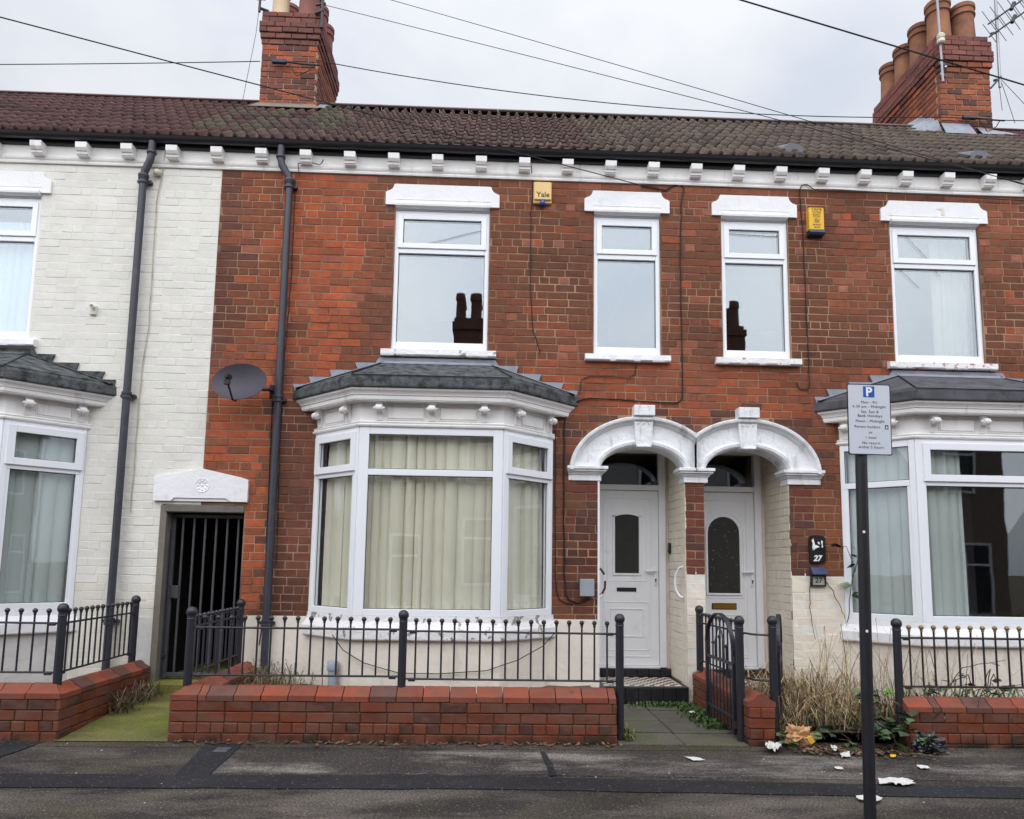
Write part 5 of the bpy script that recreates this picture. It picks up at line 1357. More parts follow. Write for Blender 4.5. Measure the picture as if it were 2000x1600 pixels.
# ------------------------------------------------------------------ lettering
def text_mesh(txt, size, space=1.0, bold=0.0):
    cu = bpy.data.curves.new('lettering', 'FONT'); cu.body = txt; cu.size = size; cu.align_x = 'CENTER'; cu.align_y = 'CENTER'; cu.extrude = .0006; cu.space_character = space; cu.offset = bold; cu.resolution_u = 3
    o = bpy.data.objects.new('lettering', cu); COL.objects.link(o)
    dg = bpy.context.evaluated_depsgraph_get(); me = bpy.data.meshes.new_from_object(o.evaluated_get(dg)); bpy.data.objects.remove(o); bpy.data.curves.remove(cu); return me
def lettering(txt, size, M, mat, parent, space=1.0, bold=0.0, shear=0.0, sx=1.0):
    me = text_mesh(txt, size, space, bold)
    R = M @ Matrix.Rotation(rad(90), 4, 'X') @ Matrix(((sx, shear, 0, 0), (0, 1, 0, 0), (0, 0, 1, 0), (0, 0, 0, 1)))
    me.transform(R); me.name = 'lettering'; me.materials.clear(); me.materials.append(mat)
    o = bpy.data.objects.new('lettering', me); COL.objects.link(o); par(o, parent); return o

# ------------------------------------------------------------------ alarm boxes
B = thing('alarm_box', 'faded cream yellow alarm box with a blue light below the eaves', 'alarm box', (.595, -.04, 5.84))
m = MB(); m.cbox(.492, .695, -.075, .0, 5.765, 5.985, .008); m.cbox(.487, .700, -.05, .0, 5.735, 5.99, .006); bx = m.build('case', M_YALE, B)
lettering('Yale', .088, Matrix.Translation((.597, -.0765, 5.825)), M_BROWNINK, bx, bold=.0012)
m = MB(); m.lathe([(.030, 0), (.034, .01), (.034, .03), (.024, .045), (.008, .052)], (.595, -.045, 5.752), 14, (0, -.3, -1)); m.build('blue_light', M_BLUE, B, smooth=True)
B = thing('alarm_box', 'bright yellow alarm box with black lettering and dark blue base', 'alarm box', (3.83, -.05, 5.6))
m = MB(); m.cbox(3.745, 3.925, -.085, 0, 5.50, 5.775, .006); bx = m.build('case', M_YELLOW, B)
m = MB(); m.prism([(-.088, 5.50), (-.095, 5.47), (-.085, 5.445), (0, 5.44), (0, 5.4985), (-.084, 5.4985)], 3.743, 3.927, lambda u, v, d: (d, u, v)); m.build('base_light', M_NAVY, B)
for t, s, z in (('CRIME', .042, 5.750), ('STOPPERS', .022, 5.717), ('SECURITY', .022, 5.692), ('SYSTEMS', .022, 5.667), ('BEVERLEY', .022, 5.560), ('884005', .024, 5.530)): lettering(t, s, Matrix.Translation((3.838, -.0865, z)), M_INK, bx, bold=0.0, space=1.05)
m = MB(); m.lathe([(.024, 0), (.024, .001)], (3.838, -.0855, 5.615), 18, (0, -1, 0)); m.build('emblem', M_INK, bx); m = MB(); m.lathe([(.018, 0), (.018, .001)], (3.838, -.0862, 5.615), 18, (0, -1, 0)); m.build('emblem', M_YELLOW, bx)
m = MB(); m.prism([(3.822, 5.627), (3.828, 5.631), (3.838, 5.618), (3.85, 5.612), (3.853, 5.603), (3.84, 5.604), (3.832, 5.612)], -.0885, -.087, XZ())
fr_ = [(3.802, 5.582, 3.874, 5.584), (3.802, 5.647, 3.874, 5.649), (3.802, 5.584, 3.804, 5.647), (3.872, 5.584, 3.874, 5.647)]
for a, b, c, d in fr_: m.box(a, c, -.0862, -.084, b, d)
m.build('emblem', M_INK, bx)

# ------------------------------------------------------------------ number plaques, boxes, small fittings
Pq = thing('number_plaque', 'black rounded slate plaque with white picture and number 27', 'plaque', (3.735, -.01, 1.75))
m = MB(); x0, x1, z0, z1 = 3.648, 3.838, 1.590, 1.905; poly = []
for (cx_, cz_, a0) in ((x1-.05, z1-.05, 0), (x0+.05, z1-.05, 90), (x0+.05, z0+.05, 180), (x1-.05, z0+.05, 270)):
    for i in range(5): a = rad(a0+i*22.5); poly.append((cx_+.05*math.cos(a)+rng.uniform(-.004, .004), cz_+.05*math.sin(a)+rng.uniform(-.004, .004)))
m.prism(poly, -.026, -.004, XZ()); pl = m.build('slate', plain('glossy_black_slate', rgb(22, 22, 24), .3, .1, 20, 60, .004, spec=.5), Pq)
r_ = random.Random(9); m = MB()
for poly in ([(3.678, 1.85), (3.70, 1.868), (3.706, 1.845), (3.715, 1.80), (3.700, 1.77), (3.690, 1.735), (3.683, 1.77), (3.69, 1.81)], [(3.715, 1.80), (3.745, 1.79), (3.768, 1.775), (3.74, 1.765), (3.715, 1.755), (3.70, 1.735), (3.702, 1.77)], [(3.79, 1.85), (3.806, 1.84), (3.80, 1.80), (3.808, 1.775), (3.79, 1.765), (3.793, 1.80), (3.785, 1.83)], [(3.745, 1.828), (3.758, 1.835), (3.77, 1.82), (3.765, 1.80), (3.752, 1.81)]): m.prism(poly, -.0275, -.0262, XZ())
m.build('picture', M_WHITEINK, pl)
lettering('27', .088, Matrix.Translation((3.742, -.0272, 1.645)), M_WHITEINK, pl, bold=.0035, shear=.25)
Pq = thing('number_lamp', 'small solar number lamp showing 27 below the black plaque', 'lamp', (3.735, -.03, 1.44))
m = MB(); m.prism([(0, 1.555), (-.03, 1.545), (-.085, 1.475), (-.085, 1.463), (0, 1.463)], 3.655, 3.825, lambda u, v, d: (d, u, v)); m.build('solar_top', plain('blue_solar_panel', rgb(58, 66, 96), .25, .08, spec=.6), Pq)
m = MB(); frame_rect(m, 3.655, 3.825, 1.335, 1.462, .016, -.045, 0); m.build('frame', M_BLACKPL, Pq)
m = MB(); m.box(3.670, 3.810, -.030, -.005, 1.350, 1.448); pc = m.build('lens', plain('frosted_lens', rgb(164, 168, 152), .4, .05), Pq); lettering('27', .085, Matrix.Translation((3.742, -.0312, 1.400)), M_INK, pc, bold=.001)
J = thing('meter_box', 'small grey plastic box with cable tails left of the left-hand door', 'box', (1.13, 0, 1.28)); m = MB(); m.cbox(1.055, 1.205, -.065, .0, 1.195, 1.375, .010); m.build('case', M_TIN, J); m = MB(); m.cbox(1.050, 1.210, -.078, -.066, 1.190, 1.380, .006); m.build('cover', M_TIN, J)
J = thing('doorbell', 'black wireless doorbell on the porch side wall', 'doorbell', (2.235, .66, 1.74)); m = MB(); m.cbox(2.215, 2.241, .60, .665, 1.685, 1.815, .008); m.build('case', M_BLACKPL, J); m = MB(); m.lathe([(.018, 0), (.018, .004)], (2.215, .632, 1.72), 12, (-1, 0, 0)); m.build('button', M_GASKET, J)
J = thing('grab_handle', 'white bowed grab handle on the porch wall by the left-hand door', 'handle', (2.24, .08, 1.36)); m = MB(); m.tube([(2.235, .05, 1.53), (2.20, .08, 1.52), (2.165, .12, 1.44), (2.160, .13, 1.36), (2.165, .12, 1.27), (2.20, .09, 1.20), (2.235, .07, 1.185)], .012, 10); m.build('bar', M_PVC, J, smooth=True)
J = thing('grab_handle', 'broken brown and white grab handle on the dark brick pier', 'handle', (1.28, -.02, 1.35)); m = MB(); m.tube([(1.277, .03, 1.50), (1.30, .02, 1.485), (1.335, .02, 1.43)], .013, 10); m.tube([(1.345, .02, 1.36), (1.34, .02, 1.28), (1.31, .02, 1.22), (1.277, .03, 1.20)], .013, 10); m.build('bar', plain('brown_plastic', rgb(70, 50, 42), .5, .1), J, smooth=True); m = MB(); m.tube([(1.31, .018, 1.218), (1.277, .028, 1.165)], .014, 10); m.build('end_cap', M_PVC, J, smooth=True)
J = thing('wall_bracket', 'small cream painted bracket left on the cream wall above the bay roof', 'bracket', (-4.46, -.02, 4.32)); m = MB(); m.cbox(-4.50, -4.43, -.03, .0, 4.25, 4.36, .006); m.lathe([(.022, 0), (.026, .05), (.018, .055), (.012, .03)], (-4.455, -.03, 4.335), 12, (0, -1, 0)); m.build('plate', M_CMORTAR, J)
J = thing('drain_stub', 'short grey plastic pipe standing in the bed behind the front wall', 'pipe', (-1.53, -.4, .2)); m = MB(); m.tube([(-1.53, -.45, .16), (-1.535, -.45, .50)], .045, 14); m.lathe([(.050, 0), (.054, .01), (.054, .09), (.046, .10)], (-1.534, -.45, .42), 14); m.build('pipe', plain('pale_blue_grey_plastic', rgb(150, 160, 172), .5, .06), J, smooth=True)
J = thing('flood_spot', 'small white round fitting beside the cream house drainpipe top', 'lamp', (-3.86, -.04, 5.94)); m = MB(); m.ball((-3.86, -.045, 5.955), .042, 12, 8); m.cbox(-3.885, -3.835, -.03, 0, 5.93, 5.98, .004); m.build('body', M_CERAM, J, smooth=True)

# ------------------------------------------------------------------ cables clipped to the walls
def cable(root, pxs, r=.006, Y=-.018, mat=M_WIRE, jit_=.004):
    pts = []
    src = [at(x, y, Y=Y) for x, y in pxs]
    for a, b in zip(src[:-1], src[1:]):
        n = max(2, int((b-a).length/.12))
        for i in range(n): p = a.lerp(b, i/n); pts.append(p+Vector((rng.uniform(-jit_, jit_), 0, rng.uniform(-jit_, jit_)*.3)))
    pts.append(src[-1]); m = MB(); m.tube(pts, r, 6); m.build('cable', mat, root, smooth=True)
cable(H_RED, [(1252, 362), (1300, 372), (1318, 362), (1330, 360), (1336, 368), (1330, 400), (1329, 520), (1331, 640), (1333, 760), (1332, 782), (1322, 787), (1300, 787), (1210, 781), (1150, 778), (1132, 782)], .0075)
cable(H_RED, [(1132, 782), (1108, 796), (1102, 830), (1101, 960), (1102, 1120), (1104, 1160), (1112, 1172), (1130, 1178), (1150, 1170)], .009)
cable(H_RED, [(1085, 840), (1084, 960), (1086, 1150), (1092, 1170), (1104, 1178), (1120, 1180)], .006)
cable(H_RED, [(1038, 322), (1041, 372), (1037, 420), (1036, 560), (1040, 640), (1055, 690)], .005)
cable(H_RED, [(1242, 715), (1240, 730), (1228, 738), (1200, 736), (1150, 735), (1135, 742), (1132, 770)], .0045)
cable(H_27, [(1562, 372), (1566, 362), (1575, 360), (1590, 370), (1640, 371), (1760, 378), (1830, 382), (2000, 392)], .006, Y=-.045)
cable(H_27, [(1562, 372), (1567, 440), (1573, 560), (1578, 680), (1581, 755), (1575, 762), (1562, 760), (1556, 748)], .006)
cable(H_CREAM, [(324, 282), (322, 300), (318, 328), (305, 400), (298, 520), (290, 640), (280, 705), (278, 715), (270, 800), (255, 1000)], .005, mat=M_WIREC)
cable(H_RED, [(585, 345), (582, 320), (600, 316), (625, 322), (632, 312)], .006, Y=-.06)
cable(H_RED, [(533, 765), (531, 800), (523, 1000), (516, 1180), (506, 1260)], .007)
cable(H_RED, [(578, 350), (568, 560), (556, 700), (548, 850), (540, 1100)], .005, mat=M_RUST)
cable(H_RED, [(648, 1240), (670, 1270), (710, 1295), (780, 1315), (860, 1316), (950, 1310), (1010, 1290), (1060, 1262), (1085, 1235)], .005, Y=-.56)

# ------------------------------------------------------------------ the parking sign
SG = thing('parking_sign', 'white parking restriction plate on a black post at the pavement edge', 'sign', (2.43, -3.46, 0))
m = MB(); m.tube([(2.405, -3.46, -.05), (2.442, -3.46, 2.40)], .036, 20); m.lathe([(.037, 0), (.030, .012), (.0, .016)], (2.442, -3.46, 2.40), 20); pst = m.build('post', M_POST, SG, smooth=True)
for (u, z) in ((-.006, 1.765), (-.012, 1.14)):
    m = MB(); m.lathe([(.009, 0), (.009, .0015)], (2.425+u, -3.4965, z), 12, (0, -1, 0)); m.build('sticker', M_WHITEINK, pst)
PM = Matrix.Translation((2.483, -3.502, 2.497)) @ Matrix.Rotation(rad(.6), 4, 'Y') @ Matrix.Rotation(rad(-1.5), 4, 'Z')
def rr_poly(w, h, r):
    p = []
    for (cx_, cz_, a0) in ((w/2-r, h/2-r, 0), (-w/2+r, h/2-r, 90), (-w/2+r, -h/2+r, 180), (w/2-r, -h/2+r, 270)):
        for i in range(5): a = rad(a0+i*22.5); p.append((cx_+r*math.cos(a), cz_+r*math.sin(a)))
    return p
m = MB(); m.prism(rr_poly(.284, .468, .012), .0, .004, lambda u, v, d: tuple(PM @ Vector((u, d, v)))); pb = m.build('plate_edge', M_INK, SG)
m = MB(); m.prism(rr_poly(.272, .456, .010), -.0012, .0, lambda u, v, d: tuple(PM @ Vector((u, d, v)))); pf = m.build('plate', M_SIGN, SG)
m = MB(); m.prism(rr_poly(.074, .074, .003), -.0020, -.0012, lambda u, v, d: tuple(PM @ Vector((u, d, v+.183)))); m.build('parking_symbol', M_SIGNBLUE, pf)
def sl(t, s, x, z, mat=M_INK, bold=0.0, sp=1.12): lettering(t, s, PM @ Matrix.Translation((x, -.0016, z)), mat, pf, sp, bold)
lettering('P', .082, PM @ Matrix.Translation((.0, -.0024, .180)), M_WHITEINK, pf, 1, .003)
for t, x, z in (('Mon - Fri', 0, .112), ('6.30 pm - Midnight', 0, .084), ('Sat, Sun &', .003, .050), ('Bank Holidays', .003, .023), ('Noon - Midnight', .003, -.012), ('Permit holders', -.016, -.050), ('or', .005, -.086), ('1 hour', .005, -.120), ('No return', .005, -.156), ('within 2 hours', .005, -.184)): sl(t, .0250, x, z)
m = MB(); m.prism(rr_poly(.022, .028, .002), -.0020, -.0012, lambda u, v, d: tuple(PM @ Vector((u+.110, d, v-.050)))); m.build('zone_number_box', M_INK, pf); lettering('6', .025, PM @ Matrix.Translation((.110, -.0024, -.051)), M_WHITEINK, pf, 1, .0008)
m = MB()
for z in (2.36, 2.62):
    if z < 2.42: m.cbox(2.39, 2.495, -3.50, -3.415, z-.015, z+.015, .003)
m.build('clip', M_ALU, SG)

J = thing('stopcock_cover', 'small grey iron cover set in the tar patch before the middle wall', 'cover', (-2.08, -1.92, .01)); m = MB(); m.cbox(-2.14, -2.03, -2.0, -1.88, .004, .013, .003); m.build('lid', plain('worn_iron_lid', rgb(96, 96, 98), .5, .2, 30, 90, .002, metal=.4), J); m = MB(); m.cbox(-2.155, -2.015, -2.015, -1.865, .002, .0095, .002); m.build('rim', M_IRON, J)

# ------------------------------------------------------------------ plants
def leaf_mesh(w, l, fold=.25):
    m = MB(); n = 6; vs = []
    prof = [0, .55, .95, 1.0, .72, .35, 0]
    for i in range(n+1):
        t = i/n; ww = w*prof[i]*.5; zc = -.12*l*t*t
        vs += [(-ww, l*t, zc+fold*ww), (0, l*t, zc), (ww, l*t, zc+fold*ww)]
    fs = []
    for i in range(n):
        a = i*3; fs += [(a, a+1, a+4, a+3), (a+1, a+2, a+5, a+4)]
    m.add(vs, fs); me = m.mesh('leaf'); me.materials.append(M_LEAF); return me
LEAF = [leaf_mesh(.052, .085), leaf_mesh(.044, .066), leaf_mesh(.060, .080, .15)]
def put_leaf(root, p, d, size, c):
    d = Vector(d).normalized(); o = bpy.data.objects.new('leaf', rng.choice(LEAF)); COL.objects.link(o); par(o, root)
    q = d.to_track_quat('Y', 'Z'); o.matrix_basis = Matrix.Translation(p) @ q.to_matrix().to_4x4() @ Matrix.Rotation(rng.uniform(-.6, .6), 4, 'Y') @ Matrix.Scale(size, 4); o.color = c
LG = [rgb(62, 84, 58), rgb(78, 100, 66), rgb(54, 72, 56), rgb(92, 110, 70)]
def bramble(label, stems, nl, size=1.0, group=None, seed=1):
    r = random.Random(seed); s0 = Vector(stems[0][0]); root = thing('bramble', label, 'plant', tuple(s0), group)
    m = MB(); spots = []
    for st in stems:
        pts = [Vector(p) for p in st]; fine = []
        for a, b in zip(pts[:-1], pts[1:]):
            for i in range(5): fine.append(a.lerp(b, i/5)+Vector((r.uniform(-.006, .006), r.uniform(-.006, .006), r.uniform(-.006, .006))))
        fine.append(pts[-1]); n = len(fine); m.tube(fine, [.0055*(1-.6*i/n) for i in range(n)], 5); spots += fine[2:]
    m.build('stem', M_STEM, root, smooth=True)
    for i in range(nl):
        p = r.choice(spots); a = r.uniform(0, 6.28); c = r.choice(LG)
        base = Vector((math.cos(a), math.sin(a)*.8-.35, r.uniform(-.4, .35)))
        for k in range(3 if r.random() < .6 else 1):
            d = base+Vector((r.uniform(-.9, .9), r.uniform(-.5, .2), r.uniform(-.5, .4)))*(.8 if k else .1)
            put_leaf(root, p+d.normalized()*.015, d, size*r.uniform(.75, 1.35), jit(c, .2, r))
    return root
bramble('leafy bramble sprawling on the pavement in front of the post of the gold-tipped railing', [[(3.62, -1.45, .1), (3.55, -1.62, .30), (3.50, -1.72, .42)], [(3.62, -1.5, .1), (3.62, -1.72, .22), (3.60, -1.86, .16)], [(3.60, -1.5, .1), (3.42, -1.72, .20), (3.34, -1.86, .14)], [(3.62, -1.5, .05), (3.52, -1.78, .13), (3.46, -1.95, .08)], [(3.55, -1.3, .1), (3.45, -1.5, .32), (3.42, -1.58, .42)], [(3.66, -1.5, .1), (3.70, -1.78, .26), (3.76, -1.86, .10)]], 46, 1.35, seed=3)
bramble('low bramble beside the brown paper bag', [[(3.0, -1.3, .06), (2.95, -1.6, .16), (2.93, -1.78, .08)], [(3.05, -1.4, .06), (3.12, -1.7, .12), (3.16, -1.82, .06)], [(2.85, -1.4, .06), (2.62, -1.7, .10), (2.60, -1.83, .05)]], 18, 1.15, seed=5)
bramble('thin bramble shoot climbing past the number lamp to the bay frame', [[(4.02, -.10, .95), (4.06, -.10, 1.25), (4.10, -.14, 1.55), (4.02, -.12, 1.78), (3.86, -.08, 1.80)], [(4.10, -.14, 1.50), (4.12, -.18, 1.65), (4.14, -.2, 1.72)]], 7, 1.15, seed=8)
bramble('bare bramble arching over the wall with a few leaves under the gold-tipped railings', [[(4.9, -1.0, .2), (4.75, -1.3, .62), (4.35, -1.70, .40), (4.28, -1.74, .20)], [(4.9, -.9, .2), (4.6, -1.2, .55), (4.2, -1.5, .50), (4.0, -1.72, .25)], [(4.9, -1.0, .3), (4.75, -1.35, .58), (4.62, -1.76, .22), (4.86, -1.80, .02)], [(4.4, -1.0, .2), (4.55, -1.2, .62), (4.9, -1.3, .70)]], 10, 1.1, seed=13)
bramble('leafless thorny runner trailing down the cream painted pier of number 27', [[(3.80, -.03, 1.43), (3.90, -.03, 1.28), (4.0, -.04, 1.05), (4.04, -.05, .9)], [(3.66, -.02, 1.44), (3.635, -.02, 1.2), (3.65, -.02, .95), (3.68, -.04, .75)]], 0, seed=17)

bramble('dark leafy ivy and bramble mass along the top of the wall under the gold-tipped railings', [[(3.9+.36*i, -1.25, .15), (4.0+.36*i, -1.38, .36), (4.1+.36*i+.1*(i % 2), -1.46, .47)] for i in range(7)]+[[(4.0+.5*i, -1.2, .2), (4.2+.5*i, -1.35, .44), (4.5+.5*i, -1.40, .50)] for i in range(4)], 58, 1.0, seed=21)
def blades(name, area, n, h, colours, label, cat, mat, seed, lean=.6, w=.004, clump=None, droop=.6, stuff=True, zb=None):
    r = random.Random(seed); m = MB()
    for i in range(n):
        x, y = area(r); z = .02 if not callable(h) else 0
        hh = r.uniform(*h); a = r.uniform(0, 6.28); L_ = hh*r.uniform(.2, 1.0)*lean
        d = Vector((math.cos(a)*L_, math.sin(a)*L_, 0)); b = Vector((x, y, zb if zb is not None else r.uniform(.03, .16))); ww = w*r.uniform(.6, 1.4); s = Vector((-math.sin(a), math.cos(a), 0))*ww
        k = r.uniform(.3, 1)*droop
        p = [b, b+d*.25+Vector((0, 0, hh*.5)), b+d*.65+Vector((0, 0, hh*.85)), b+d*1.15+Vector((0, 0, hh*(1-.45*k)))]
        m.cur = jit(r.choice(colours), .18, r); n0 = len(m.v)
        m.v += [tuple(p[0]-s), tuple(p[0]+s), tuple(p[1]-s*.9), tuple(p[1]+s*.9), tuple(p[2]-s*.7), tuple(p[2]+s*.7), tuple(p[3])]
        for f in ((0, 1, 3, 2), (2, 3, 5, 4), (4, 5, 6)): m.f.append(tuple(q+n0 for q in f)); m.t.append(m.cur)
    o = m.build(name, mat, None); o['kind'] = 'stuff'; o['label'] = label; return o
STR = [rgb(172, 150, 116), rgb(150, 128, 96), rgb(190, 170, 136), rgb(120, 98, 72), rgb(96, 80, 58)]
blades('dry_grass', lambda r: (min(max(r.gauss(3.18, .30), 2.68), 3.9), r.uniform(-1.40, -.35)), 1250, (.12, .48), STR, 'matted dead straw-coloured grass filling the garden of number 27', 'grass', M_STRAW, 3, lean=1.5, w=.0036, droop=1.5)
blades('dry_grass', lambda r: (r.uniform(2.7, 3.7), r.uniform(-1.3, -.4)), 700, (.05, .22), [rgb(110, 96, 70), rgb(140, 120, 88), rgb(84, 84, 50), rgb(76, 62, 46)], 'flattened brown stems under the dead grass', 'grass', M_STRAW, 44, lean=2.4, w=.0045, droop=1.6)
blades('dry_grass', lambda r: (r.uniform(2.60, 3.5), r.uniform(-1.60, -1.2)), 500, (.10, .34), STR+[rgb(96, 104, 60)], 'dead grass spilling to the pavement', 'grass', M_STRAW, 4, lean=1.3, w=.004, droop=1.2)
blades('tall_grass', lambda r: (r.uniform(3.2, 4.9), r.uniform(-1.1, -.4)), 170, (.45, 1.05), STR[:4], 'tall thin dead stems before the bay', 'grass', M_STRAW, 6, lean=.9, w=.0028, droop=.9)
blades('garden_weeds', lambda r: (r.uniform(3.75, 6.5), r.uniform(-1.5, -1.1)), 900, (.16, .42), [rgb(86, 92, 54), rgb(112, 104, 66), rgb(66, 78, 48), rgb(140, 120, 84)], 'rank weeds behind the wall of number 27', 'weeds', M_STRAW, 7, lean=1.0, w=.006, droop=1.0)
blades('dead_weeds', lambda r: (r.gauss(-2.22, .20), r.uniform(-.75, -.15)), 420, (.12, .46), [rgb(110, 90, 66), rgb(140, 120, 92), rgb(92, 78, 56), rgb(104, 100, 62)], 'dead brown weeds round the drainpipe foot', 'weeds', M_STRAW, 8, lean=1.0, w=.004, droop=.9)
blades('dead_weeds', lambda r: (r.uniform(-1.9, -.9), r.uniform(-1.45, -1.2)), 90, (.16, .30), [rgb(96, 80, 62), rgb(120, 104, 84)], 'thin dead weeds behind the middle wall', 'weeds', M_STRAW, 9, lean=1.2, w=.003)
blades('path_weeds', lambda r: (2.30-abs(r.gauss(0, .11)), r.uniform(-1.2, -.12)), 700, (.015, .07), [rgb(70, 92, 48), rgb(84, 106, 58), rgb(58, 78, 42)], 'small green weeds along the flag path edge', 'weeds', M_WEED, 10, lean=1.3, w=.008, zb=.03)
blades('path_weeds', lambda r: (1.25+abs(r.gauss(0, .05)), r.uniform(-1.65, -.9)), 200, (.015, .06), [rgb(78, 98, 50), rgb(108, 108, 60)], 'small green weeds by the gate post', 'weeds', M_WEED, 11, lean=1.2, w=.008, zb=.03)
blades('path_weeds', lambda r: (r.gauss(1.95, .15), -.11-abs(r.gauss(0, .06))), 300, (.015, .07), [rgb(70, 96, 46), rgb(88, 112, 56)], 'weeds at the foot of the tiled step', 'weeds', M_WEED, 12, lean=1.2, w=.008, zb=.03)
blades('dead_weeds', lambda r: (-3.50+abs(r.gauss(0, .07)), r.uniform(-.95, -.15)), 260, (.05, .20), [rgb(92, 76, 58), rgb(120, 108, 84), rgb(70, 74, 44)], 'tangle of dead stems along the alley wall', 'weeds', M_STRAW, 13, lean=1.6, w=.004, droop=1.3)
r_ = random.Random(31); m = MB()                    # leaf litter and twigs lodged at the wall feet
for i in range(700):
    if i < 520: x, y = r_.gauss(3.1, .38), r_.gauss(-1.88, .10)
    else: x, y = r_.uniform(-2.6, 1.2), -1.70-abs(r_.gauss(0, .05))
    if x < 2.6 and i < 520: continue
    a = r_.uniform(0, 3.14); l, w_ = r_.uniform(.008, .035), r_.uniform(.004, .012); z = .012+r_.uniform(0, .014); c, s = math.cos(a), math.sin(a)
    m.cur = jit(r_.choice([rgb(70, 50, 40), rgb(92, 70, 52), rgb(54, 42, 36), rgb(120, 96, 70)]), .2, r_)
    m.add([(x-c*l+s*w_, y-s*l-c*w_, z), (x+c*l+s*w_, y+s*l-c*w_, z+r_.uniform(-.003, .006)), (x+c*l-s*w_, y+s*l+c*w_, z+r_.uniform(0, .012)), (x-c*l-s*w_, y-s*l+c*w_, z)], [(0, 1, 2, 3)])
o = m.build('leaf_litter', M_STRAW, None); o['kind'] = 'stuff'

# ------------------------------------------------------------------ litter
def crumple(name, label, cat, c, rx, ry, rz, mat, seed, n=12, spike=.35):
    n = n*2+8
    m = MB(); nu, nv = n, n//2+2; vs = []
    for j in range(nv+1):
        ph = math.pi*j/nv
        for i in range(nu):
            a = 2*math.pi*i/nu; d = Vector((math.cos(a)*math.sin(ph), math.sin(a)*math.sin(ph), math.cos(ph)))
            k = 1+spike*mnoise.noise(d*1.7+Vector((seed, 0, 0)))*1.5+spike*.8*(abs(mnoise.noise(d*3.6+Vector((0, seed, 0))))-.2)*2-spike*.5*abs(mnoise.noise(d*7.5+Vector((seed, seed, 0))))
            vs.append((c[0]+d.x*rx*k, c[1]+d.y*ry*k, max(.012, c[2]+d.z*rz*k)))
    fs = [(j*nu+i, j*nu+(i+1) % nu, (j+1)*nu+(i+1) % nu, (j+1)*nu+i) for j in range(nv) for i in range(nu)]
    m.add(vs, fs); o = m.build(name, mat, None); return tag(o, label, cat)
crumple('paper_bag', 'crumpled brown paper takeaway bag with a yellow print at the garden edge', 'bag', (2.74, -1.70, .085), .115, .085, .095, M_KRAFT, 2.0, 14, .4)
bag = bpy.data.objects['paper_bag']
m = MB(); m.prism([(2.76, .10), (2.80, .115), (2.83, .07), (2.80, .05), (2.78, .06)], -1.815, -1.795, XZ()); y_ = m.build('printed_patch', plain('yellow_print', rgb(222, 176, 60), .8, .08), bag)
crumple('bin_bag', 'torn black plastic sack slumped against the bramble on the pavement', 'bag', (3.78, -1.88, .07), .12, .08, .085, M_BIN, 5.0, 14, .4)
crumple('bin_bag', 'flat black plastic sack lying in the dead grass', 'bag', (3.12, -1.42, .10), .30, .14, .07, M_BIN, 7.0, 16, .45)
def scrap(label, pts, z=.016, mat=M_PAPER, lift=.012, cat='litter', name='paper_scrap', fine=True):
    """a torn, creased sheet: ragged outline, rings of creases towards the middle"""
    cx_ = sum(p[0] for p in pts)/len(pts); cy_ = sum(p[1] for p in pts)/len(pts); m = MB(); out_ = []
    sub = 5 if fine else 1
    for a, b in zip(pts, pts[1:]+pts[:1]):
        for i in range(sub):
            t = i/sub; k = rng.uniform(.82, 1.06) if fine else 1
            x, y = a[0]*(1-t)+b[0]*t, a[1]*(1-t)+b[1]*t; out_.append((cx_+(x-cx_)*k, cy_+(y-cy_)*k))
    n = len(out_); R_ = 4 if fine else 1; off = rng.uniform(0, 50); top = []
    for r in range(R_):
        s = 1-r/R_
        for x, y in out_:
            q = Vector(((cx_+(x-cx_)*s)*28+off, (cy_+(y-cy_)*s)*28, 0)); top.append((cx_+(x-cx_)*s, cy_+(y-cy_)*s, z+lift*(.4+1.3*abs(mnoise.noise(q)))))
    top.append((cx_, cy_, z+lift*.8)); N_ = len(top); bot = [(x, y, zz-.0025) for x, y, zz in top]
    fs = []
    for r in range(R_-1):
        for i in range(n): fs.append((r*n+i, r*n+(i+1) % n, (r+1)*n+(i+1) % n, (r+1)*n+i))
    for i in range(n): fs.append(((R_-1)*n+i, (R_-1)*n+(i+1) % n, N_-1))
    fs += [tuple(j+N_ for j in f[::-1]) for f in fs] + [(i, i+N_, (i+1) % n+N_, (i+1) % n) for i in range(n)]
    m.add(top+bot, fs); o = m.build(name, mat, None); return tag(o, label, cat)
def pxs(*p): return [tuple(at(x, y, Z=.015)[:2]) for x, y in p]
scrap('long crumpled white paper lying right of the sign post foot', pxs((1712, 1524), (1740, 1522), (1778, 1524), (1792, 1533), (1765, 1537), (1740, 1534), (1714, 1533)), lift=.02)
scrap('white flyer under the sign post, partly behind it', pxs((1672, 1556), (1700, 1553), (1724, 1560), (1722, 1568), (1695, 1566), (1674, 1563)))
scrap('torn white paper at the foot of the brick pier', pxs((1494, 1462), (1505, 1457), (1520, 1460), (1530, 1456), (1527, 1468), (1514, 1474), (1498, 1470)), lift=.05)
scrap('flat grey slip before the flag path', pxs((1336, 1478), (1366, 1480), (1380, 1485), (1355, 1486)), lift=.003)
scrap('small white card on the pavement below the garden edge', pxs((1629, 1498), (1645, 1499), (1648, 1503), (1634, 1503)), lift=.004)
scrap('pale wrapper by the black sack', pxs((1790, 1496), (1812, 1497), (1820, 1503), (1797, 1502)), lift=.01)
scrap('small white scrap in the leaf litter', pxs((1622, 1458), (1636, 1462), (1634, 1470), (1624, 1466)), lift=.02)
scrap('white and red wrapper under the bramble', pxs((1640, 1474), (1660, 1472), (1662, 1480), (1644, 1482)), lift=.02)
scrap('yellow wrapper on the leaf litter', pxs((1738, 1476), (1750, 1475), (1750, 1480), (1740, 1480)), lift=.01, mat=M_YELLOW)
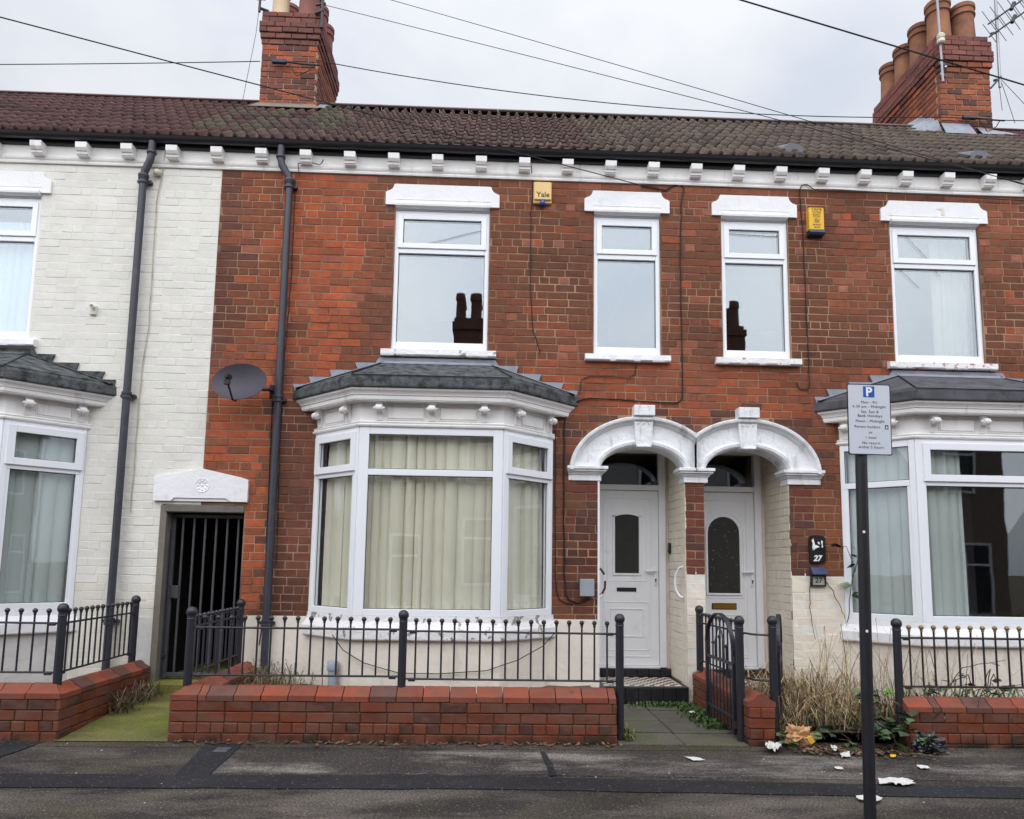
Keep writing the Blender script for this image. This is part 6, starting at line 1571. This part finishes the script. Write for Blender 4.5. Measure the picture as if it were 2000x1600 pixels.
scrap('white and orange wrapper on the flag path by the gate', [(2.08, -.62), (2.12, -.60), (2.15, -.63), (2.12, -.66)], z=.06, lift=.02)
scrap('bright green and orange crisp packet in the dead grass', [(3.92, -.95), (4.0, -.93), (4.02, -.99), (3.95, -1.02)], z=.30, lift=.06, mat=plain('green_packet', rgb(96, 190, 40), .4, .2, 14, dirt=rgb(210, 90, 40), dsc=12, damt=.9))
rr = random.Random(77)
for i in range(16):
    x, y = rr.uniform(-3.6, 4.3), rr.uniform(-3.4, -1.75); s = rr.uniform(.004, .008)
    scrap('tiny white fleck of litter on the dark pavement', [(x-s, y-s*.5), (x+s, y-s*.4), (x+s*.8, y+s*.6), (x-s*.7, y+s*.5)], z=.016, lift=.004, name='litter_fleck', fine=False)['group'] = 'white flecks on the pavement'

# ------------------------------------------------------------------ the houses across the street, which the windows mirror
def far_house(xa, xb, label, mat, chim):
    root = thing('terraced_house', label, 'house', ((xa+xb)/2, -14.2, 0)); Y = -14.2
    m = MB(); m.box(xa, xb, Y-6, Y, -.05, 6.2); m.build('wall', mat, root)
    m = MB(); m.prism([(Y+.3, 6.2), (Y-3, 8.5), (Y-6.3, 6.2)], xa, xb, lambda u, v, d: (d, u, v)); m.build('roof', M_OPPROOF, root)
    for (x0, x1, z0, z1) in ((xa+.8, xa+1.9, 3.9, 5.6), (xb-1.9, xb-.9, 3.9, 5.6), (xa+.7, xa+2.6, .9, 2.9), (xb-1.4, xb-.5, .2, 2.4)):
        m = MB(); m.box(x0, x1, Y-.05, Y+.02, z0, z1); wd = m.build('window', M_OPPGL, root)
        m = MB(); frame_rect(m, x0, x1, z0, z1, .08, Y, Y+.05); m.cbox(x0+.08, x1-.08, Y+.001, Y+.05, z0+(z1-z0)*.68, z0+(z1-z0)*.68+.07, .004); m.build('frame', M_PVC, wd)
    if chim is not None:
        m = MB(); m.box(chim-.50, chim+.50, Y-3.7, Y-2.2, 7.4, 10.15); m.box(chim-.56, chim+.56, Y-3.76, Y-2.14, 9.75, 10.0); c = m.build('chimney', M_OPPBRICK, root)
        for dx in (-.27, .27):
            for dy in (-2.5, -3.3): m = MB(); m.lathe([(.20, 0), (.16, .7), (.20, .72), (.20, .8), (.18, 1.0), (.13, 1.0)], (chim+dx, Y+dy, 10.15), 12); m.build('chimney_pot', M_OPPBRICK, c, smooth=True)
far_house(-13, -7.2, 'pale house across the street, behind the photographer, at the far end', M_OPP, -7.4)
far_house(-7.2, -1.4, 'brick house across the street, behind the photographer', M_OPPWALL, None)
far_house(-1.4, 4.3, 'house across the street whose chimney shows in the window above the bay', M_OPP, -.75)
far_house(4.3, 10.0, 'pale house across the street mirrored in the 27 bay', M_OPP, 8.6)
far_house(10.0, 15.8, 'brick house across the street at the opposite end of the row', M_OPPWALL, None)
